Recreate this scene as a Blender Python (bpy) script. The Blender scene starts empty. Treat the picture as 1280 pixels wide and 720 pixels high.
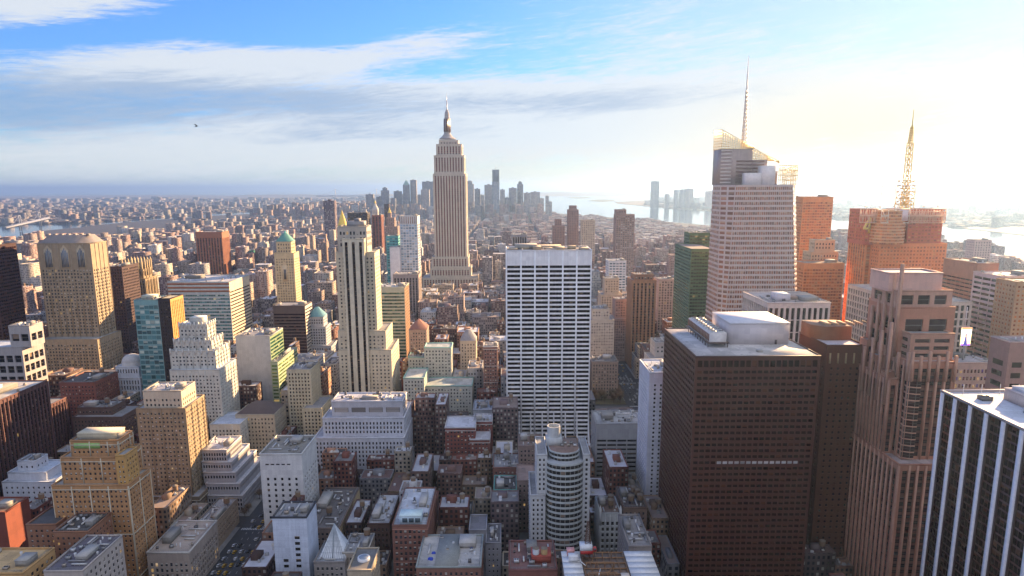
import bpy, math, random
import numpy as np
from mathutils import Vector, Matrix
R = math.radians
random.seed(7)
SC = bpy.context.scene
COL = SC.collection

# ------------------------------------------------------------------ camera
H = 260.0; PIT = R(10.28); ROLL = R(0.25); FPX = 838.0; CX, CY = 636.0, 386.0
cam_d = bpy.data.cameras.new('camera'); cam = bpy.data.objects.new('camera', cam_d); COL.objects.link(cam)
cam.matrix_world = Matrix.Translation((0, 0, H)) @ Matrix.Rotation(math.pi/2-PIT, 4, 'X') @ Matrix.Rotation(-ROLL, 4, 'Z')
cam_d.sensor_width = 36; cam_d.lens = FPX/1280*36
cam_d.shift_x = (640-CX)/1280; cam_d.shift_y = (CY-360)/1280
cam_d.clip_start = 1; cam_d.clip_end = 200000
SC.camera = cam

# ------------------------------------------------------------------ light, sky, exposure
SUN_EL, SUN_AZ = 15.5, 45.0          # degrees; azimuth to the west (right) of the avenue direction
SUN_STR, SKY_STR, EXPO = 5.0, 0.094, 1.84
sd = bpy.data.lights.new('sun', 'SUN'); sd.energy = SUN_STR; sd.angle = R(0.6); sd.color = (1.0, 0.64, 0.32)
sun = bpy.data.objects.new('sun', sd); COL.objects.link(sun)
sv = Vector((math.sin(R(SUN_AZ))*math.cos(R(SUN_EL)), math.cos(R(SUN_AZ))*math.cos(R(SUN_EL)), math.sin(R(SUN_EL))))
sun.rotation_euler = sv.to_track_quat('Z', 'Y').to_euler()
sun.location = sv*800
vs = SC.view_settings
vs.view_transform = 'Standard'; vs.look = 'None'; vs.gamma = 1; vs.use_curve_mapping = False; vs.exposure = EXPO

class NT:
    """small helper round a node tree"""
    def __init__(s, nt): s.nt = nt; s.n = nt.nodes; s.l = nt.links
    def new(s, t, **k):
        n = s.n.new(t)
        for a, v in k.items(): setattr(n, a, v)
        return n
    def put(s, sock, v):
        if isinstance(v, bpy.types.NodeSocket): s.l.new(v, sock)
        else: sock.default_value = v
    def m(s, op, a, b=0.0, c=0.0, clamp=False):
        n = s.new('ShaderNodeMath', operation=op); n.use_clamp = clamp
        s.put(n.inputs[0], a); s.put(n.inputs[1], b); s.put(n.inputs[2], c)
        return n.outputs[0]
    def mix(s, f, a, b, bt='MIX'):
        n = s.new('ShaderNodeMix', data_type='RGBA', blend_type=bt)
        s.put(n.inputs[0], f)
        for i, v in ((6, a), (7, b)):
            if not isinstance(v, bpy.types.NodeSocket) and len(v) == 3: v = (*v, 1)
            s.put(n.inputs[i], v)
        return n.outputs[2]
    def ss(s, x, a, b):
        n = s.new('ShaderNodeMapRange', interpolation_type='SMOOTHSTEP')
        s.put(n.inputs[0], x); s.put(n.inputs[1], a); s.put(n.inputs[2], b)
        return n.outputs[0]
    def xyz(s, v):
        n = s.new('ShaderNodeSeparateXYZ'); s.put(n.inputs[0], v); return n.outputs
    def comb(s, x, y, z=0.0):
        n = s.new('ShaderNodeCombineXYZ'); s.put(n.inputs[0], x); s.put(n.inputs[1], y); s.put(n.inputs[2], z); return n.outputs[0]
    def noise(s, v, sc, det=4, rough=.55, dist=0.0):
        n = s.new('ShaderNodeTexNoise'); s.put(n.inputs['Vector'], v)
        n.inputs['Scale'].default_value = sc; n.inputs['Detail'].default_value = det
        n.inputs['Roughness'].default_value = rough; n.inputs['Distortion'].default_value = dist
        return n.outputs[0]
    def white(s, v):
        n = s.new('ShaderNodeTexWhiteNoise', noise_dimensions='3D'); s.put(n.inputs[0], v)
        return n.outputs

def make_world():
    w = bpy.data.worlds.new('World'); SC.world = w; w.use_nodes = True
    t = NT(w.node_tree); t.n.clear()
    out = t.new('ShaderNodeOutputWorld'); bg = t.new('ShaderNodeBackground')
    t.l.new(bg.outputs[0], out.inputs[0]); bg.inputs[1].default_value = SKY_STR
    sky = t.new('ShaderNodeTexSky', sky_type='NISHITA')
    sky.sun_disc = False; sky.sun_elevation = R(SUN_EL); sky.sun_rotation = R(SUN_AZ)
    sky.altitude = 200; sky.air_density = 1.25; sky.dust_density = 0.35; sky.ozone_density = 3.0
    tc = t.new('ShaderNodeTexCoord')
    x, y, z = t.xyz(tc.outputs['Generated'])[:3]
    az = t.m('MULTIPLY', t.m('ARCTAN2', x, y), 57.2958)
    el = t.m('MULTIPLY', t.m('ARCSINE', z), 57.2958)
    # streaky sheets of cirrus, tilted a little up to the west
    u = t.m('ADD', t.m('MULTIPLY', az, .055), t.m('MULTIPLY', el, .03))
    v = t.m('ADD', t.m('MULTIPLY', el, .30), t.m('MULTIPLY', az, -.030))
    p = t.comb(u, v, 3.7)
    n1 = t.noise(p, 1.9, 8, .60, .55)
    n2 = t.noise(t.comb(t.m('MULTIPLY', u, 1.0), t.m('MULTIPLY', v, 1.5), 9.1), 5.0, 7, .66, .9)
    n3 = t.noise(t.comb(u, t.m('MULTIPLY', v, 1.25), 21.0), 2.6, 8, .64, .7)
    def bump(a0, e0, sa, se, slope=0.0):
        da = t.m('SUBTRACT', az, a0)
        de = t.m('SUBTRACT', t.m('SUBTRACT', el, e0), t.m('MULTIPLY', da, slope))
        q = t.m('ADD', t.m('POWER', t.m('ABSOLUTE', t.m('DIVIDE', da, sa)), 2.0), t.m('POWER', t.m('ABSOLUTE', t.m('DIVIDE', de, se)), 2.0))
        return t.m('EXPONENT', t.m('MULTIPLY', q, -1.0))
    def add(*a):
        r = a[0]
        for b in a[1:]: r = t.m('ADD', r, b)
        return r
    sc = lambda a, k: t.m('MULTIPLY', a, k)
    # where white cloud gathers
    wb = add(sc(bump(-34, 12.6, 10, 2.0, .14), .42), sc(bump(-25, 10.6, 7, .6, .14), .18), sc(bump(-27, 8.6, 12, 1.5, .12), .30), sc(bump(-16, 9.6, 9, 1.3, .12), .36), sc(bump(-7, 11.8, 5, 1.5, .1), .30), sc(bump(-20, 3.2, 30, 3.0, .05), .34),
             sc(bump(-4, 7.6, 16, 1.3, .0), .26), sc(bump(26, 6, 16, 5), .26), sc(bump(10, 11.5, 10, 4), .12), sc(bump(8, 4.5, 25, 3), .20),
             sc(bump(-14, 12.6, 10, 2.2, .05), -.34), sc(bump(-30, 10.4, 8, .7, .12), -.22))
    n4 = t.noise(t.comb(t.m('MULTIPLY', u, 1.6), t.m('MULTIPLY', v, 3.2), 2.2), 4.5, 8, .7, 1.1)
    wn = add(sc(n1, .28), sc(n2, .38), sc(n4, .42), wb)
    wm = t.ss(wn, .58, .86)
    # the grey-blue bank across the middle of the view
    gb = add(sc(bump(-35, 5.6, 13, 2.6, .10), .44), sc(bump(-15, 6.6, 13, 1.7, .02), .38), sc(bump(8, 6.9, 13, 1.1, .02), .36), sc(bump(-12, 4.2, 12, .9, .04), .26))
    gm = t.ss(add(sc(n3, .55), sc(n4, .35), sc(n2, .2), gb), .66, 1.0)
    # thin veil that whitens the western half of the sky
    veil = t.ss(az, -8.0, 30.0)
    base = t.mix(1.0, sky.outputs[0], (0.27, 0.43, 0.76), 'MULTIPLY')
    base = t.mix(t.m('MULTIPLY', veil, .72), base, (1.9, 2.2, 2.5))
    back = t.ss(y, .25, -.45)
    base = t.mix(t.m('MULTIPLY', back, .85), base, (2.45, 2.5, 2.95))  # unseen sky behind the camera, brightened to fill the shaded facades
    glow = bump(30, 2.5, 14, 4.5)
    white = t.mix(glow, (2.35, 2.5, 2.65), (3.1, 2.4, 1.4))
    grey = t.mix(veil, (.90, 1.32, 2.0), (1.5, 1.8, 2.25))
    c = t.mix(t.m('MULTIPLY', wm, .93), base, white)
    c = t.mix(t.m('MULTIPLY', gm, .72), c, grey)
    # pale warm band close to the horizon
    low = t.m('SUBTRACT', 1.0, t.ss(el, -.5, 4.2))
    warm = t.mix(t.ss(az, -25, 15), (2.5, 2.65, 2.6), (3.0, 2.25, 1.3))
    fwd = t.ss(y, -0.2, 0.4)
    c = t.mix(t.m('MULTIPLY', t.m('MULTIPLY', low, .66), fwd), c, warm)
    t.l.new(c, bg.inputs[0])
make_world()
SC.cycles.use_denoising = True
SC.cycles.max_bounces = 5; SC.cycles.diffuse_bounces = 2; SC.cycles.glossy_bounces = 3; SC.cycles.volume_bounces = 0
SC.cycles.transparent_max_bounces = 6
SC.cycles.caustics_reflective = False; SC.cycles.caustics_refractive = False

# ------------------------------------------------------------------ photograph <-> world
CP, SP = math.cos(PIT), math.sin(PIT)
def ray(px, py):
    a = (px-CX)/FPX; b = (CY-py)/FPX
    a, b = a*math.cos(ROLL)+b*math.sin(ROLL), -a*math.sin(ROLL)+b*math.cos(ROLL)
    return a, CP+b*SP, -SP+b*CP
def T(px, py, Y):
    a, f, u = ray(px, py); k = Y/f
    return a*k, H+u*k
def G(px, py):
    a, f, u = ray(px, py)
    k = -H/min(u, -0.0038)
    return a*k, f*k
def proj(P):
    P = np.asarray(P, float)
    X, Y, Z = P[..., 0], P[..., 1], P[..., 2]-H
    d = Y*CP-Z*SP; v = Y*SP+Z*CP
    a, b = X/d, v/d
    a, b = a*math.cos(ROLL)-b*math.sin(ROLL), a*math.sin(ROLL)+b*math.cos(ROLL)
    return CX+FPX*a, CY-FPX*b, d

# ------------------------------------------------------------------ materials
MATS = {}
def newmat(name):
    m = bpy.data.materials.new(name); m.use_nodes = True
    t = NT(m.node_tree); b = t.n['Principled BSDF']
    return m, t, b
def wall_mat(c, rough=.85, var=.22, streak=True, metallic=0.0, scale=1.0, name='masonry'):
    key = ('w', tuple(c), rough, var, metallic, scale)
    if key in MATS: return MATS[key]
    m, t, b = newmat(name)
    tc = t.new('ShaderNodeTexCoord').outputs['Object']
    x, y, z = t.xyz(tc)[:3]
    n = t.noise(tc, .045*scale, 5, .6)
    st = t.noise(t.comb(t.m('MULTIPLY', x, .5), t.m('MULTIPLY', y, .5), t.m('MULTIPLY', z, .03)), 1.2, 4, .6)
    fine = t.noise(tc, 1.6, 3, .6)
    f = t.m('ADD', t.m('ADD', t.m('MULTIPLY', n, .45), t.m('MULTIPLY', st, .35)), t.m('MULTIPLY', fine, .35))
    pn = t.white(t.comb(t.m('FLOOR', t.m('MULTIPLY', t.m('ADD', x, y), .27)), t.m('FLOOR', t.m('MULTIPLY', z, .262)), 1.0))[0]
    f = t.m('ADD', t.m('MULTIPLY', t.m('SUBTRACT', f, .575), var*4.2), t.m('ADD', .93, t.m('MULTIPLY', pn, .14)))
    col = t.mix(1.0, c, t.comb(f, f, t.m('ADD', t.m('MULTIPLY', f, .9), .1)), 'MULTIPLY')
    t.l.new(col, b.inputs['Base Color']); b.inputs['Roughness'].default_value = rough; b.inputs['Metallic'].default_value = metallic
    MATS[key] = m; return m
def plain(c, rough=.6, metallic=0.0, name='paint', emit=None):
    key = ('p', tuple(c), rough, metallic, emit)
    if key in MATS: return MATS[key]
    m, t, b = newmat(name)
    tc = t.new('ShaderNodeTexCoord').outputs['Object']
    n = t.m('ADD', t.m('MULTIPLY', t.noise(tc, .5, 5, .6), .5), .75)
    t.l.new(t.mix(1.0, c, t.comb(n, n, n), 'MULTIPLY'), b.inputs['Base Color'])
    b.inputs['Roughness'].default_value = rough; b.inputs['Metallic'].default_value = metallic
    if emit: b.inputs['Emission Color'].default_value = (*c, 1); b.inputs['Emission Strength'].default_value = emit
    MATS[key] = m; return m
def glass_mat(tint=(.025, .03, .035), blind=.35, lit=.02, blindc=(.55, .5, .42), rough=.12, frame=None, spec=.42, sash=True):
    key = ('g', tuple(tint), blind, lit, tuple(blindc), rough, frame, spec, sash)
    if key in MATS: return MATS[key]
    m, t, b = newmat('window_glass')
    uv = t.new('ShaderNodeUVMap').outputs[0]; u, v, _ = t.xyz(uv)[:3]
    ri = t.new('ShaderNodeNewGeometry').outputs['Random Per Island']; ro = t.new('ShaderNodeObjectInfo').outputs['Random']
    w = t.white(t.comb(t.m('MULTIPLY', ri, 917.3), t.m('MULTIPLY', ro, 513.7), 0.3))
    r1, r2, r3 = t.xyz(w[1])[:3]
    hasb = t.m('LESS_THAN', r1, blind)
    edge = t.m('SUBTRACT', 1.0, t.m('MULTIPLY', r2, .95))
    isb = t.m('MULTIPLY', hasb, t.m('GREATER_THAN', v, edge))
    dark = t.mix(r3, tuple(x*.5 for x in tint), tuple(x*1.5 for x in tint))
    bc = t.mix(r3, tuple(x*.6 for x in blindc), blindc)
    c = t.mix(isb, dark, bc)
    if sash:
        rail = t.m('LESS_THAN', t.m('ABSOLUTE', t.m('SUBTRACT', v, .5)), .035)
        fr = t.m('MAXIMUM', rail, t.m('GREATER_THAN', t.m('ABSOLUTE', t.m('SUBTRACT', u, .5)), .45))
        c = t.mix(t.m('MULTIPLY', fr, .8), c, frame or (.16, .15, .14))
    t.l.new(c, b.inputs['Base Color'])
    t.l.new(t.m('ADD', rough, t.m('MULTIPLY', isb, .5)), b.inputs['Roughness'])
    b.inputs['Specular IOR Level'].default_value = spec
    gn = t.new('ShaderNodeNewGeometry').outputs['Normal']
    j = t.new('ShaderNodeVectorMath', operation='MULTIPLY_ADD'); t.l.new(t.white(t.comb(t.m('MULTIPLY', ri, 77.0), t.m('MULTIPLY', ro, 41.0), 2.0))[1], j.inputs[0]); j.inputs[1].default_value = (.16, .16, .16); t.l.new(gn, j.inputs[2])
    j2 = t.new('ShaderNodeVectorMath', operation='SUBTRACT'); t.l.new(j.outputs[0], j2.inputs[0]); j2.inputs[1].default_value = (.08, .08, .08)
    j3 = t.new('ShaderNodeVectorMath', operation='NORMALIZE'); t.l.new(j2.outputs[0], j3.inputs[0]); t.l.new(j3.outputs[0], b.inputs['Normal'])
    if lit > 0:
        isl = t.m('GREATER_THAN', t.white(t.comb(t.m('MULTIPLY', ri, 311.0), t.m('MULTIPLY', ro, 97.0), 5.0))[0], 1-lit)
        t.l.new(t.m('MULTIPLY', isl, .10), b.inputs['Emission Strength'])
        b.inputs['Emission Color'].default_value = (1, .62, .22, 1)
    MATS[key] = m; return m
def roof_mat(c, name='roofing'):
    key = ('r', tuple(c))
    if key in MATS: return MATS[key]
    m, t, b = newmat(name)
    tc = t.new('ShaderNodeTexCoord').outputs['Object']
    n = t.m('ADD', t.m('MULTIPLY', t.noise(tc, .12, 6, .65, .8), .9), .52)
    s = t.ss(t.noise(tc, .05, 3, .5), .5, .62)
    col = t.mix(1.0, c, t.comb(n, n, n), 'MULTIPLY')
    x, y, _ = t.xyz(tc)[:3]
    pt = t.white(t.comb(t.m('FLOOR', t.m('MULTIPLY', x, .16)), t.m('FLOOR', t.m('MULTIPLY', y, .11)), 4.0))[0]
    col = t.mix(t.m('MULTIPLY', t.m('GREATER_THAN', pt, .72), .45), col, tuple(x_*.55 for x_ in c))
    seam = t.m('LESS_THAN', t.m('FRACT', t.m('MULTIPLY', y, .33)), .06)
    col = t.mix(t.m('MULTIPLY', seam, .3), col, tuple(x_*.4 for x_ in c))
    pud = t.ss(t.noise(tc, .3, 4, .6, 1.0), .60, .66)
    col = t.mix(t.m('MULTIPLY', pud, .4), col, (.05, .05, .055))
    col = t.mix(t.m('MULTIPLY', s, .35), col, tuple(x*.45 for x in c))
    t.l.new(col, b.inputs['Base Color']); b.inputs['Roughness'].default_value = .8
    MATS[key] = m; return m

# ------------------------------------------------------------------ geometry
class Geo:
    def __init__(s): s.v = []; s.f = []; s.mi = []; s.nv = 0; s.mats = []; s.uv = []; s.col = []
    def slot(s, m):
        if m not in s.mats: s.mats.append(m)
        return s.mats.index(m)
    def add(s, V, F, m, uv=None, col=None):
        V = np.asarray(V, float).reshape(-1, 3); F = np.asarray(F, int).reshape(-1, 4)
        s.v.append(V); s.f.append(F+s.nv); s.nv += len(V)
        s.mi.append(np.full(len(F), s.slot(m)))
        s.uv.append(np.zeros((len(F)*4, 2)) if uv is None else np.asarray(uv, float).reshape(-1, 2))
        s.col.append(np.ones((len(F)*4, 4)) if col is None else np.asarray(col, float).reshape(-1, 4))
    def quad(s, a, b, c, d, m, uv=((0, 0), (1, 0), (1, 1), (0, 1))): s.add((a, b, c, d), ((0, 1, 2, 3),), m, uv)
    def tri(s, a, b, c, m): s.add((a, b, c, c), ((0, 1, 2, 3),), m)
    def box(s, x0, x1, y0, y1, z0, z1, m):
        s.add([(x0, y0, z0), (x1, y0, z0), (x1, y1, z0), (x0, y1, z0), (x0, y0, z1), (x1, y0, z1), (x1, y1, z1), (x0, y1, z1)],
              [(0, 1, 5, 4), (1, 2, 6, 5), (2, 3, 7, 6), (3, 0, 4, 7), (4, 5, 6, 7), (3, 2, 1, 0)], m)
    def cyl(s, x, y, z0, z1, r0, r1, m, n=14, cap=True):
        a = np.arange(n)*2*math.pi/n; c, sn = np.cos(a), np.sin(a)
        V = np.concatenate([np.stack([x+r0*c, y+r0*sn, np.full(n, z0)], 1), np.stack([x+r1*c, y+r1*sn, np.full(n, z1)], 1), [[x, y, z1]]])
        F = [(i, (i+1) % n, n+(i+1) % n, n+i) for i in range(n)]
        if cap and r1 > 0: F += [(n+i, n+(i+1) % n, 2*n, 2*n) for i in range(n)]
        s.add(V, F, m)
    def bar(s, p, q, r, m):
        p = Vector(p); q = Vector(q); d = (q-p)
        if d.length < 1e-6: return
        d.normalize(); a = d.orthogonal().normalized()*r; b = d.cross(a.normalized())*r
        V = [p+a+b, p-a+b, p-a-b, p+a-b, q+a+b, q-a+b, q-a-b, q+a-b]
        s.add([tuple(x) for x in V], [(0, 1, 5, 4), (1, 2, 6, 5), (2, 3, 7, 6), (3, 0, 4, 7), (4, 5, 6, 7), (3, 2, 1, 0)], m)
    def pyr(s, x0, x1, y0, y1, z0, z1, m, top=0.0):
        cx, cy = (x0+x1)/2, (y0+y1)/2; hx, hy = (x1-x0)/2*top, (y1-y0)/2*top
        s.add([(x0, y0, z0), (x1, y0, z0), (x1, y1, z0), (x0, y1, z0), (cx-hx, cy-hy, z1), (cx+hx, cy-hy, z1), (cx+hx, cy+hy, z1), (cx-hx, cy+hy, z1)],
              [(0, 1, 5, 4), (1, 2, 6, 5), (2, 3, 7, 6), (3, 0, 4, 7), (4, 5, 6, 7)], m)
    def prism(s, pts, z0, z1, m):
        n = len(pts); V = [(p[0], p[1], z0) for p in pts]+[(p[0], p[1], z1) for p in pts]
        c = np.mean(np.array(pts), 0); V.append((c[0], c[1], z1))
        s.add(V, [(i, (i+1) % n, n+(i+1) % n, n+i) for i in range(n)]+[(n+i, n+(i+1) % n, 2*n, 2*n) for i in range(n)], m)
    def build(s, name, parent=None, org=(0, 0, 0), smooth=False):
        me = bpy.data.meshes.new(name)
        V = np.concatenate(s.v)-np.asarray(org, float); F = np.concatenate(s.f); mi = np.concatenate(s.mi)
        uv = np.concatenate(s.uv); col = np.concatenate(s.col)
        tri = F[:, 2] == F[:, 3]
        if tri.any():
            keep = np.ones(F.shape, bool); keep[tri, 3] = False
            li = F[keep]; k = keep.reshape(-1); uv = uv[k]; col = col[k]
            cnt = np.where(tri, 3, 4)
        else:
            li = F.reshape(-1); cnt = np.full(len(F), 4)
        st = np.concatenate([[0], np.cumsum(cnt)[:-1]])
        me.vertices.add(len(V)); me.vertices.foreach_set('co', V.astype(np.float32).ravel())
        me.loops.add(len(li)); me.loops.foreach_set('vertex_index', li.astype(np.int32))
        me.polygons.add(len(F)); me.polygons.foreach_set('loop_start', st.astype(np.int32)); me.polygons.foreach_set('loop_total', cnt.astype(np.int32))
        me.polygons.foreach_set('material_index', mi.astype(np.int32))
        if smooth: me.polygons.foreach_set('use_smooth', np.ones(len(F), bool))
        ul = me.uv_layers.new(name='UVMap'); ul.data.foreach_set('uv', uv.astype(np.float32).ravel())
        if not np.allclose(col, 1):
            ca = me.color_attributes.new('Col', 'FLOAT_COLOR', 'CORNER'); ca.data.foreach_set('color', col.astype(np.float32).ravel())
        for m in s.mats: me.materials.append(m)
        me.update(calc_edges=True)
        o = bpy.data.objects.new(name, me); COL.objects.link(o)
        if parent is not None: o.parent = parent
        return o

def cuts(W, c, frac, mx=0.0, first=None):
    """regular openings: list of (a, b) along a length W"""
    n = max(1, int(round((W-2*mx)/c))); cw = (W-2*mx)/n; g = cw*(1-frac)/2
    return [(mx+i*cw+g, mx+(i+1)*cw-g) for i in range(n)]
def rows_from_top(Hh, ch, frac, mt, mb=0.0):
    n = int((Hh-mt-mb)/ch); r = []
    for i in range(max(n, 0)):
        top = Hh-mt-i*ch-ch*(1-frac)/2
        r.append((top-ch*frac, top))
    return r[::-1]

def St(wall, cw=3.4, ch=3.7, ww=.5, wh=.55, rec=.35, glass=None, mode='grid', back=None, mx=1.0, mt=2.0, side=None, trim=None, rib=0, ribw=.5, band=0, wmat=None):
    return dict(wc=wall, wall=wmat or wall_mat(wall), cw=cw, ch=ch, ww=ww, wh=wh, rec=rec, glass=glass or glass_mat(), mode=mode,
                back=back or wall_mat(tuple(x*.6 for x in wall)), mx=mx, mt=mt, side=side, trim=trim, rib=rib, ribw=ribw, band=band)

FOOT = []      # footprints already taken, (x0, x1, y0, y1)
ALLB = []
class Bld:
    def __init__(s, name, label, cat='office tower', group=None, nwin=100):
        s.name, s.label, s.cat, s.group, s.nwin = name, label, cat, group, nwin
        s.wall = Geo(); s.roof = Geo(); s.roofs = []; s.panes = {}; s.parts = []; s.blocks = []; ALLB.append(s)
    def facade(s, O, U, W, Hh, st, cols=None, rows=None, z0clip=0):
        O = np.asarray(O, float); U = np.asarray(U, float); Z = np.array((0, 0, 1.)); N = np.cross(U, Z); N /= np.linalg.norm(N)
        if W < 2.5 or Hh < 3: s.wall.quad(O, O+U*W, O+U*W+Z*Hh, O+Z*Hh, st['wall']); return
        mode = st['mode']; g = s.wall
        cols = cols if cols is not None else cuts(W, st['cw'], st['ww'], min(st['mx'], W*.12))
        rows = rows if rows is not None else rows_from_top(Hh, st['ch'], st['wh'], st['mt'])
        if not rows or not cols: g.quad(O, O+U*W, O+U*W+Z*Hh, O+Z*Hh, st['wall']); return
        hc, hr = cols, rows
        if mode == 'vert': hr = [(rows[0][0], rows[-1][1])]
        if mode == 'horiz': hc = [(cols[0][0], cols[-1][1])]
        uc = np.array([0]+[x for c in hc for x in c]+[W]); vc = np.array([0]+[x for c in hr for x in c]+[Hh])
        nu, nv = len(uc), len(vc)
        V = O+uc[:, None, None]*U+vc[None, :, None]*Z
        I, J = np.meshgrid(np.arange(nu-1), np.arange(nv-1), indexing='ij')
        ok = ~((I % 2 == 1) & (J % 2 == 1)); I, J = I[ok], J[ok]
        F = np.stack([I*nv+J, (I+1)*nv+J, (I+1)*nv+J+1, I*nv+J+1], 1)
        g.add(V.reshape(-1, 3), F, st['wall'])
        a = np.array([c[0] for c in hc]); b = np.array([c[1] for c in hc]); c0 = np.array([r[0] for r in hr]); c1 = np.array([r[1] for r in hr])
        A, C = [q.ravel() for q in np.meshgrid(a, c0, indexing='ij')]; B_, D = [q.ravel() for q in np.meshgrid(b, c1, indexing='ij')]
        def pt(u, v, dep): return O+u[:, None]*U+v[:, None]*Z-dep*N
        rec = st['rec']
        P = [pt(A, C, 0), pt(B_, C, 0), pt(B_, D, 0), pt(A, D, 0), pt(A, C, rec), pt(B_, C, rec), pt(B_, D, rec), pt(A, D, rec)]
        V = np.stack(P, 1).reshape(-1, 3); k = np.arange(len(A))[:, None, None]*8
        F = (k+np.array([(0, 1, 5, 4), (1, 2, 6, 5), (2, 3, 7, 6), (3, 0, 4, 7)])[None]).reshape(-1, 4)
        g.add(V, F, st['wall'])
        if mode != 'grid':
            V = np.stack(P[4:], 1).reshape(-1, 3); F = np.arange(len(A))[:, None]*4+np.arange(4)
            g.add(V, F, st['back'])
        pr = rec if mode == 'grid' else rec-.05
        A, C = [q.ravel() for q in np.meshgrid(np.array([c[0] for c in cols]), np.array([r[0] for r in rows]), indexing='ij')]
        B_, D = [q.ravel() for q in np.meshgrid(np.array([c[1] for c in cols]), np.array([r[1] for r in rows]), indexing='ij')]
        Q = np.stack([pt(A, C, pr), pt(B_, C, pr), pt(B_, D, pr), pt(A, D, pr)], 1)
        s.panes.setdefault(st['glass'], []).append(Q)
        if mode == 'grid' and O[1] < 660 and st['ww'] < .6 and len(A) > 4 and not st.get('nosill'):
            cw_ = tuple(min(.8, q*1.35) for q in st['wc'])
            sm = wall_mat(cw_); e1, e2 = .12, .28
            P = [pt(A-.12, C-e2, -.01), pt(B_+.12, C-e2, -.01), pt(B_+.12, C-e2, -e1-.06), pt(A-.12, C-e2, -e1-.06), pt(A-.12, C-.02, -.01), pt(B_+.12, C-.02, -.01), pt(B_+.12, C-.02, -e1-.06), pt(A-.12, C-.02, -e1-.06)]
            V = np.stack(P, 1).reshape(-1, 3); k = np.arange(len(A))[:, None, None]*8
            g.add(V, (k+np.array([(3, 2, 6, 7), (7, 6, 5, 4), (0, 1, 2, 3), (2, 1, 5, 6), (0, 3, 7, 4)])[None]).reshape(-1, 4), sm)
        if st['rib']:
            xs = [0]+[(cols[i][1]+cols[i+1][0])/2 for i in range(0, len(cols)-1) if (i+1) % st['rib'] == 0]+[W]
            for x in xs:
                x0, x1 = max(0, x-st['ribw']), min(W, x+st['ribw'])
                s.obox(O, U, N, x0, x1, 0, Hh+.02, -.02, .45, st['trim'] or st['wall'])
        if st['band']:
            for i, r in enumerate(rows):
                if (len(rows)-1-i) % st['band'] == 0:
                    z = r[1]+.35
                    s.obox(O, U, N, 0, W, z, z+.5, -.02, .4, st['trim'] or st['wall'])
    def obox(s, O, U, N, u0, u1, v0, v1, d0, d1, m, geo=None):
        O = np.asarray(O, float); U = np.asarray(U, float); N = np.asarray(N, float); Z = np.array((0, 0, 1.))
        P = [O+U*u+Z*v+N*d for v in (v0, v1) for u, d in ((u0, d1), (u1, d1), (u1, d0), (u0, d0))]
        (geo or s.wall).add(P, [(0, 1, 5, 4), (1, 2, 6, 5), (2, 3, 7, 6), (3, 0, 4, 7), (4, 5, 6, 7), (3, 2, 1, 0)], m)
    def bw(s, x0, x1, y0, y1, z0, z1, st, roof=(.35, .34, .33), par=1.0, fcols=None, frows=None, foot=True, lip=None):
        """a block in world metres"""
        w = st['wall']; sst = st['side'] or st
        s.facade((x0, y0, z0), (1, 0, 0), x1-x0, z1-z0, st, fcols, frows)
        vr = (x0+x1)/2 < 0
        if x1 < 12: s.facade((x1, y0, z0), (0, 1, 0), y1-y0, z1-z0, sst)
        else: s.wall.quad((x1, y0, z0), (x1, y1, z0), (x1, y1, z1), (x1, y0, z1), w)
        if x0 > -12: s.facade((x0, y1, z0), (0, -1, 0), y1-y0, z1-z0, sst)
        else: s.wall.quad((x0, y1, z0), (x0, y0, z0), (x0, y0, z1), (x0, y1, z1), w)
        s.wall.quad((x1, y1, z0), (x0, y1, z0), (x0, y1, z1), (x1, y1, z1), w)
        t = min(.6, (x1-x0)*.1); rm = roof_mat(roof); lm = lip or w; e = .12
        if lip: e = .3
        # parapet ring, a little proud of the wall
        for (a, b, c, d) in ((x0-e, x1+e, y0-e, y0+t), (x0-e, x1+e, y1-t, y1+e), (x0-e, x0+t, y0+t, y1-t), (x1-t, x1+e, y0+t, y1-t)):
            s.wall.box(a, b, c, d, z1, z1+par, lm)
        rg = Geo(); rg.quad((x0+t*.5, y0+t*.5, z1+.05), (x1-t*.5, y0+t*.5, z1+.05), (x1-t*.5, y1-t*.5, z1+.05), (x0+t*.5, y1-t*.5, z1+.05), rm); s.roofs.append(rg)
        s.blocks.append((x0, x1, y0, y1, z0, z1))
        if foot: FOOT.append((x0, x1, y0, y1))
        return s
    def blk(s, xl, xr, y, Y, dep, st, z0=None, par=1.0, **k):
        """a block whose roof front edge is seen at xl..xr, y in the photograph, its front wall Y metres ahead"""
        X0, Z = T(xl, y, Y); X1, Z2 = T(xr, y, Y); Z = (Z+Z2)/2-par
        if z0 is None:
            z0 = 0
            for b in s.blocks:
                cx, cy = (X0+X1)/2, Y+dep/2
                if b[0]-.5 <= cx <= b[1]+.5 and b[2]-.5 <= cy <= b[3]+.5 and b[5] < Z: z0 = max(z0, b[5])
        return s.bw(X0, X1, Y, Y+dep, z0, Z, st, par=par, **k)
    def add(s, name, geo, label=None, parent=None, smooth=False):
        s.parts.append((name, geo, label, parent, smooth)); return len(s.parts)-1
    @property
    def top(s): return s.blocks[-1]
    def tank(s, x, y, z, r=2.2, h=4.0, leg=2.5, c=(.16, .10, .06)):
        g = Geo(); m = wall_mat(c, name='weathered_wood'); k = plain((.05, .05, .05), name='steel')
        for a in range(4): g.bar((x+r*.7*math.cos(a*1.571+.785), y+r*.7*math.sin(a*1.571+.785), z), (x+r*.7*math.cos(a*1.571+.785), y+r*.7*math.sin(a*1.571+.785), z+leg), .15, k)
        g.cyl(x, y, z+leg, z+leg+h, r, r, m, 14)
        i = s.add('water_tank', g)
        g2 = Geo(); g2.cyl(x, y, z+leg+h, z+leg+h+r*.55, r*1.08, .05, wall_mat((.20, .16, .12)), 14); s.add('tank_lid', g2, None, i)
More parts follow.
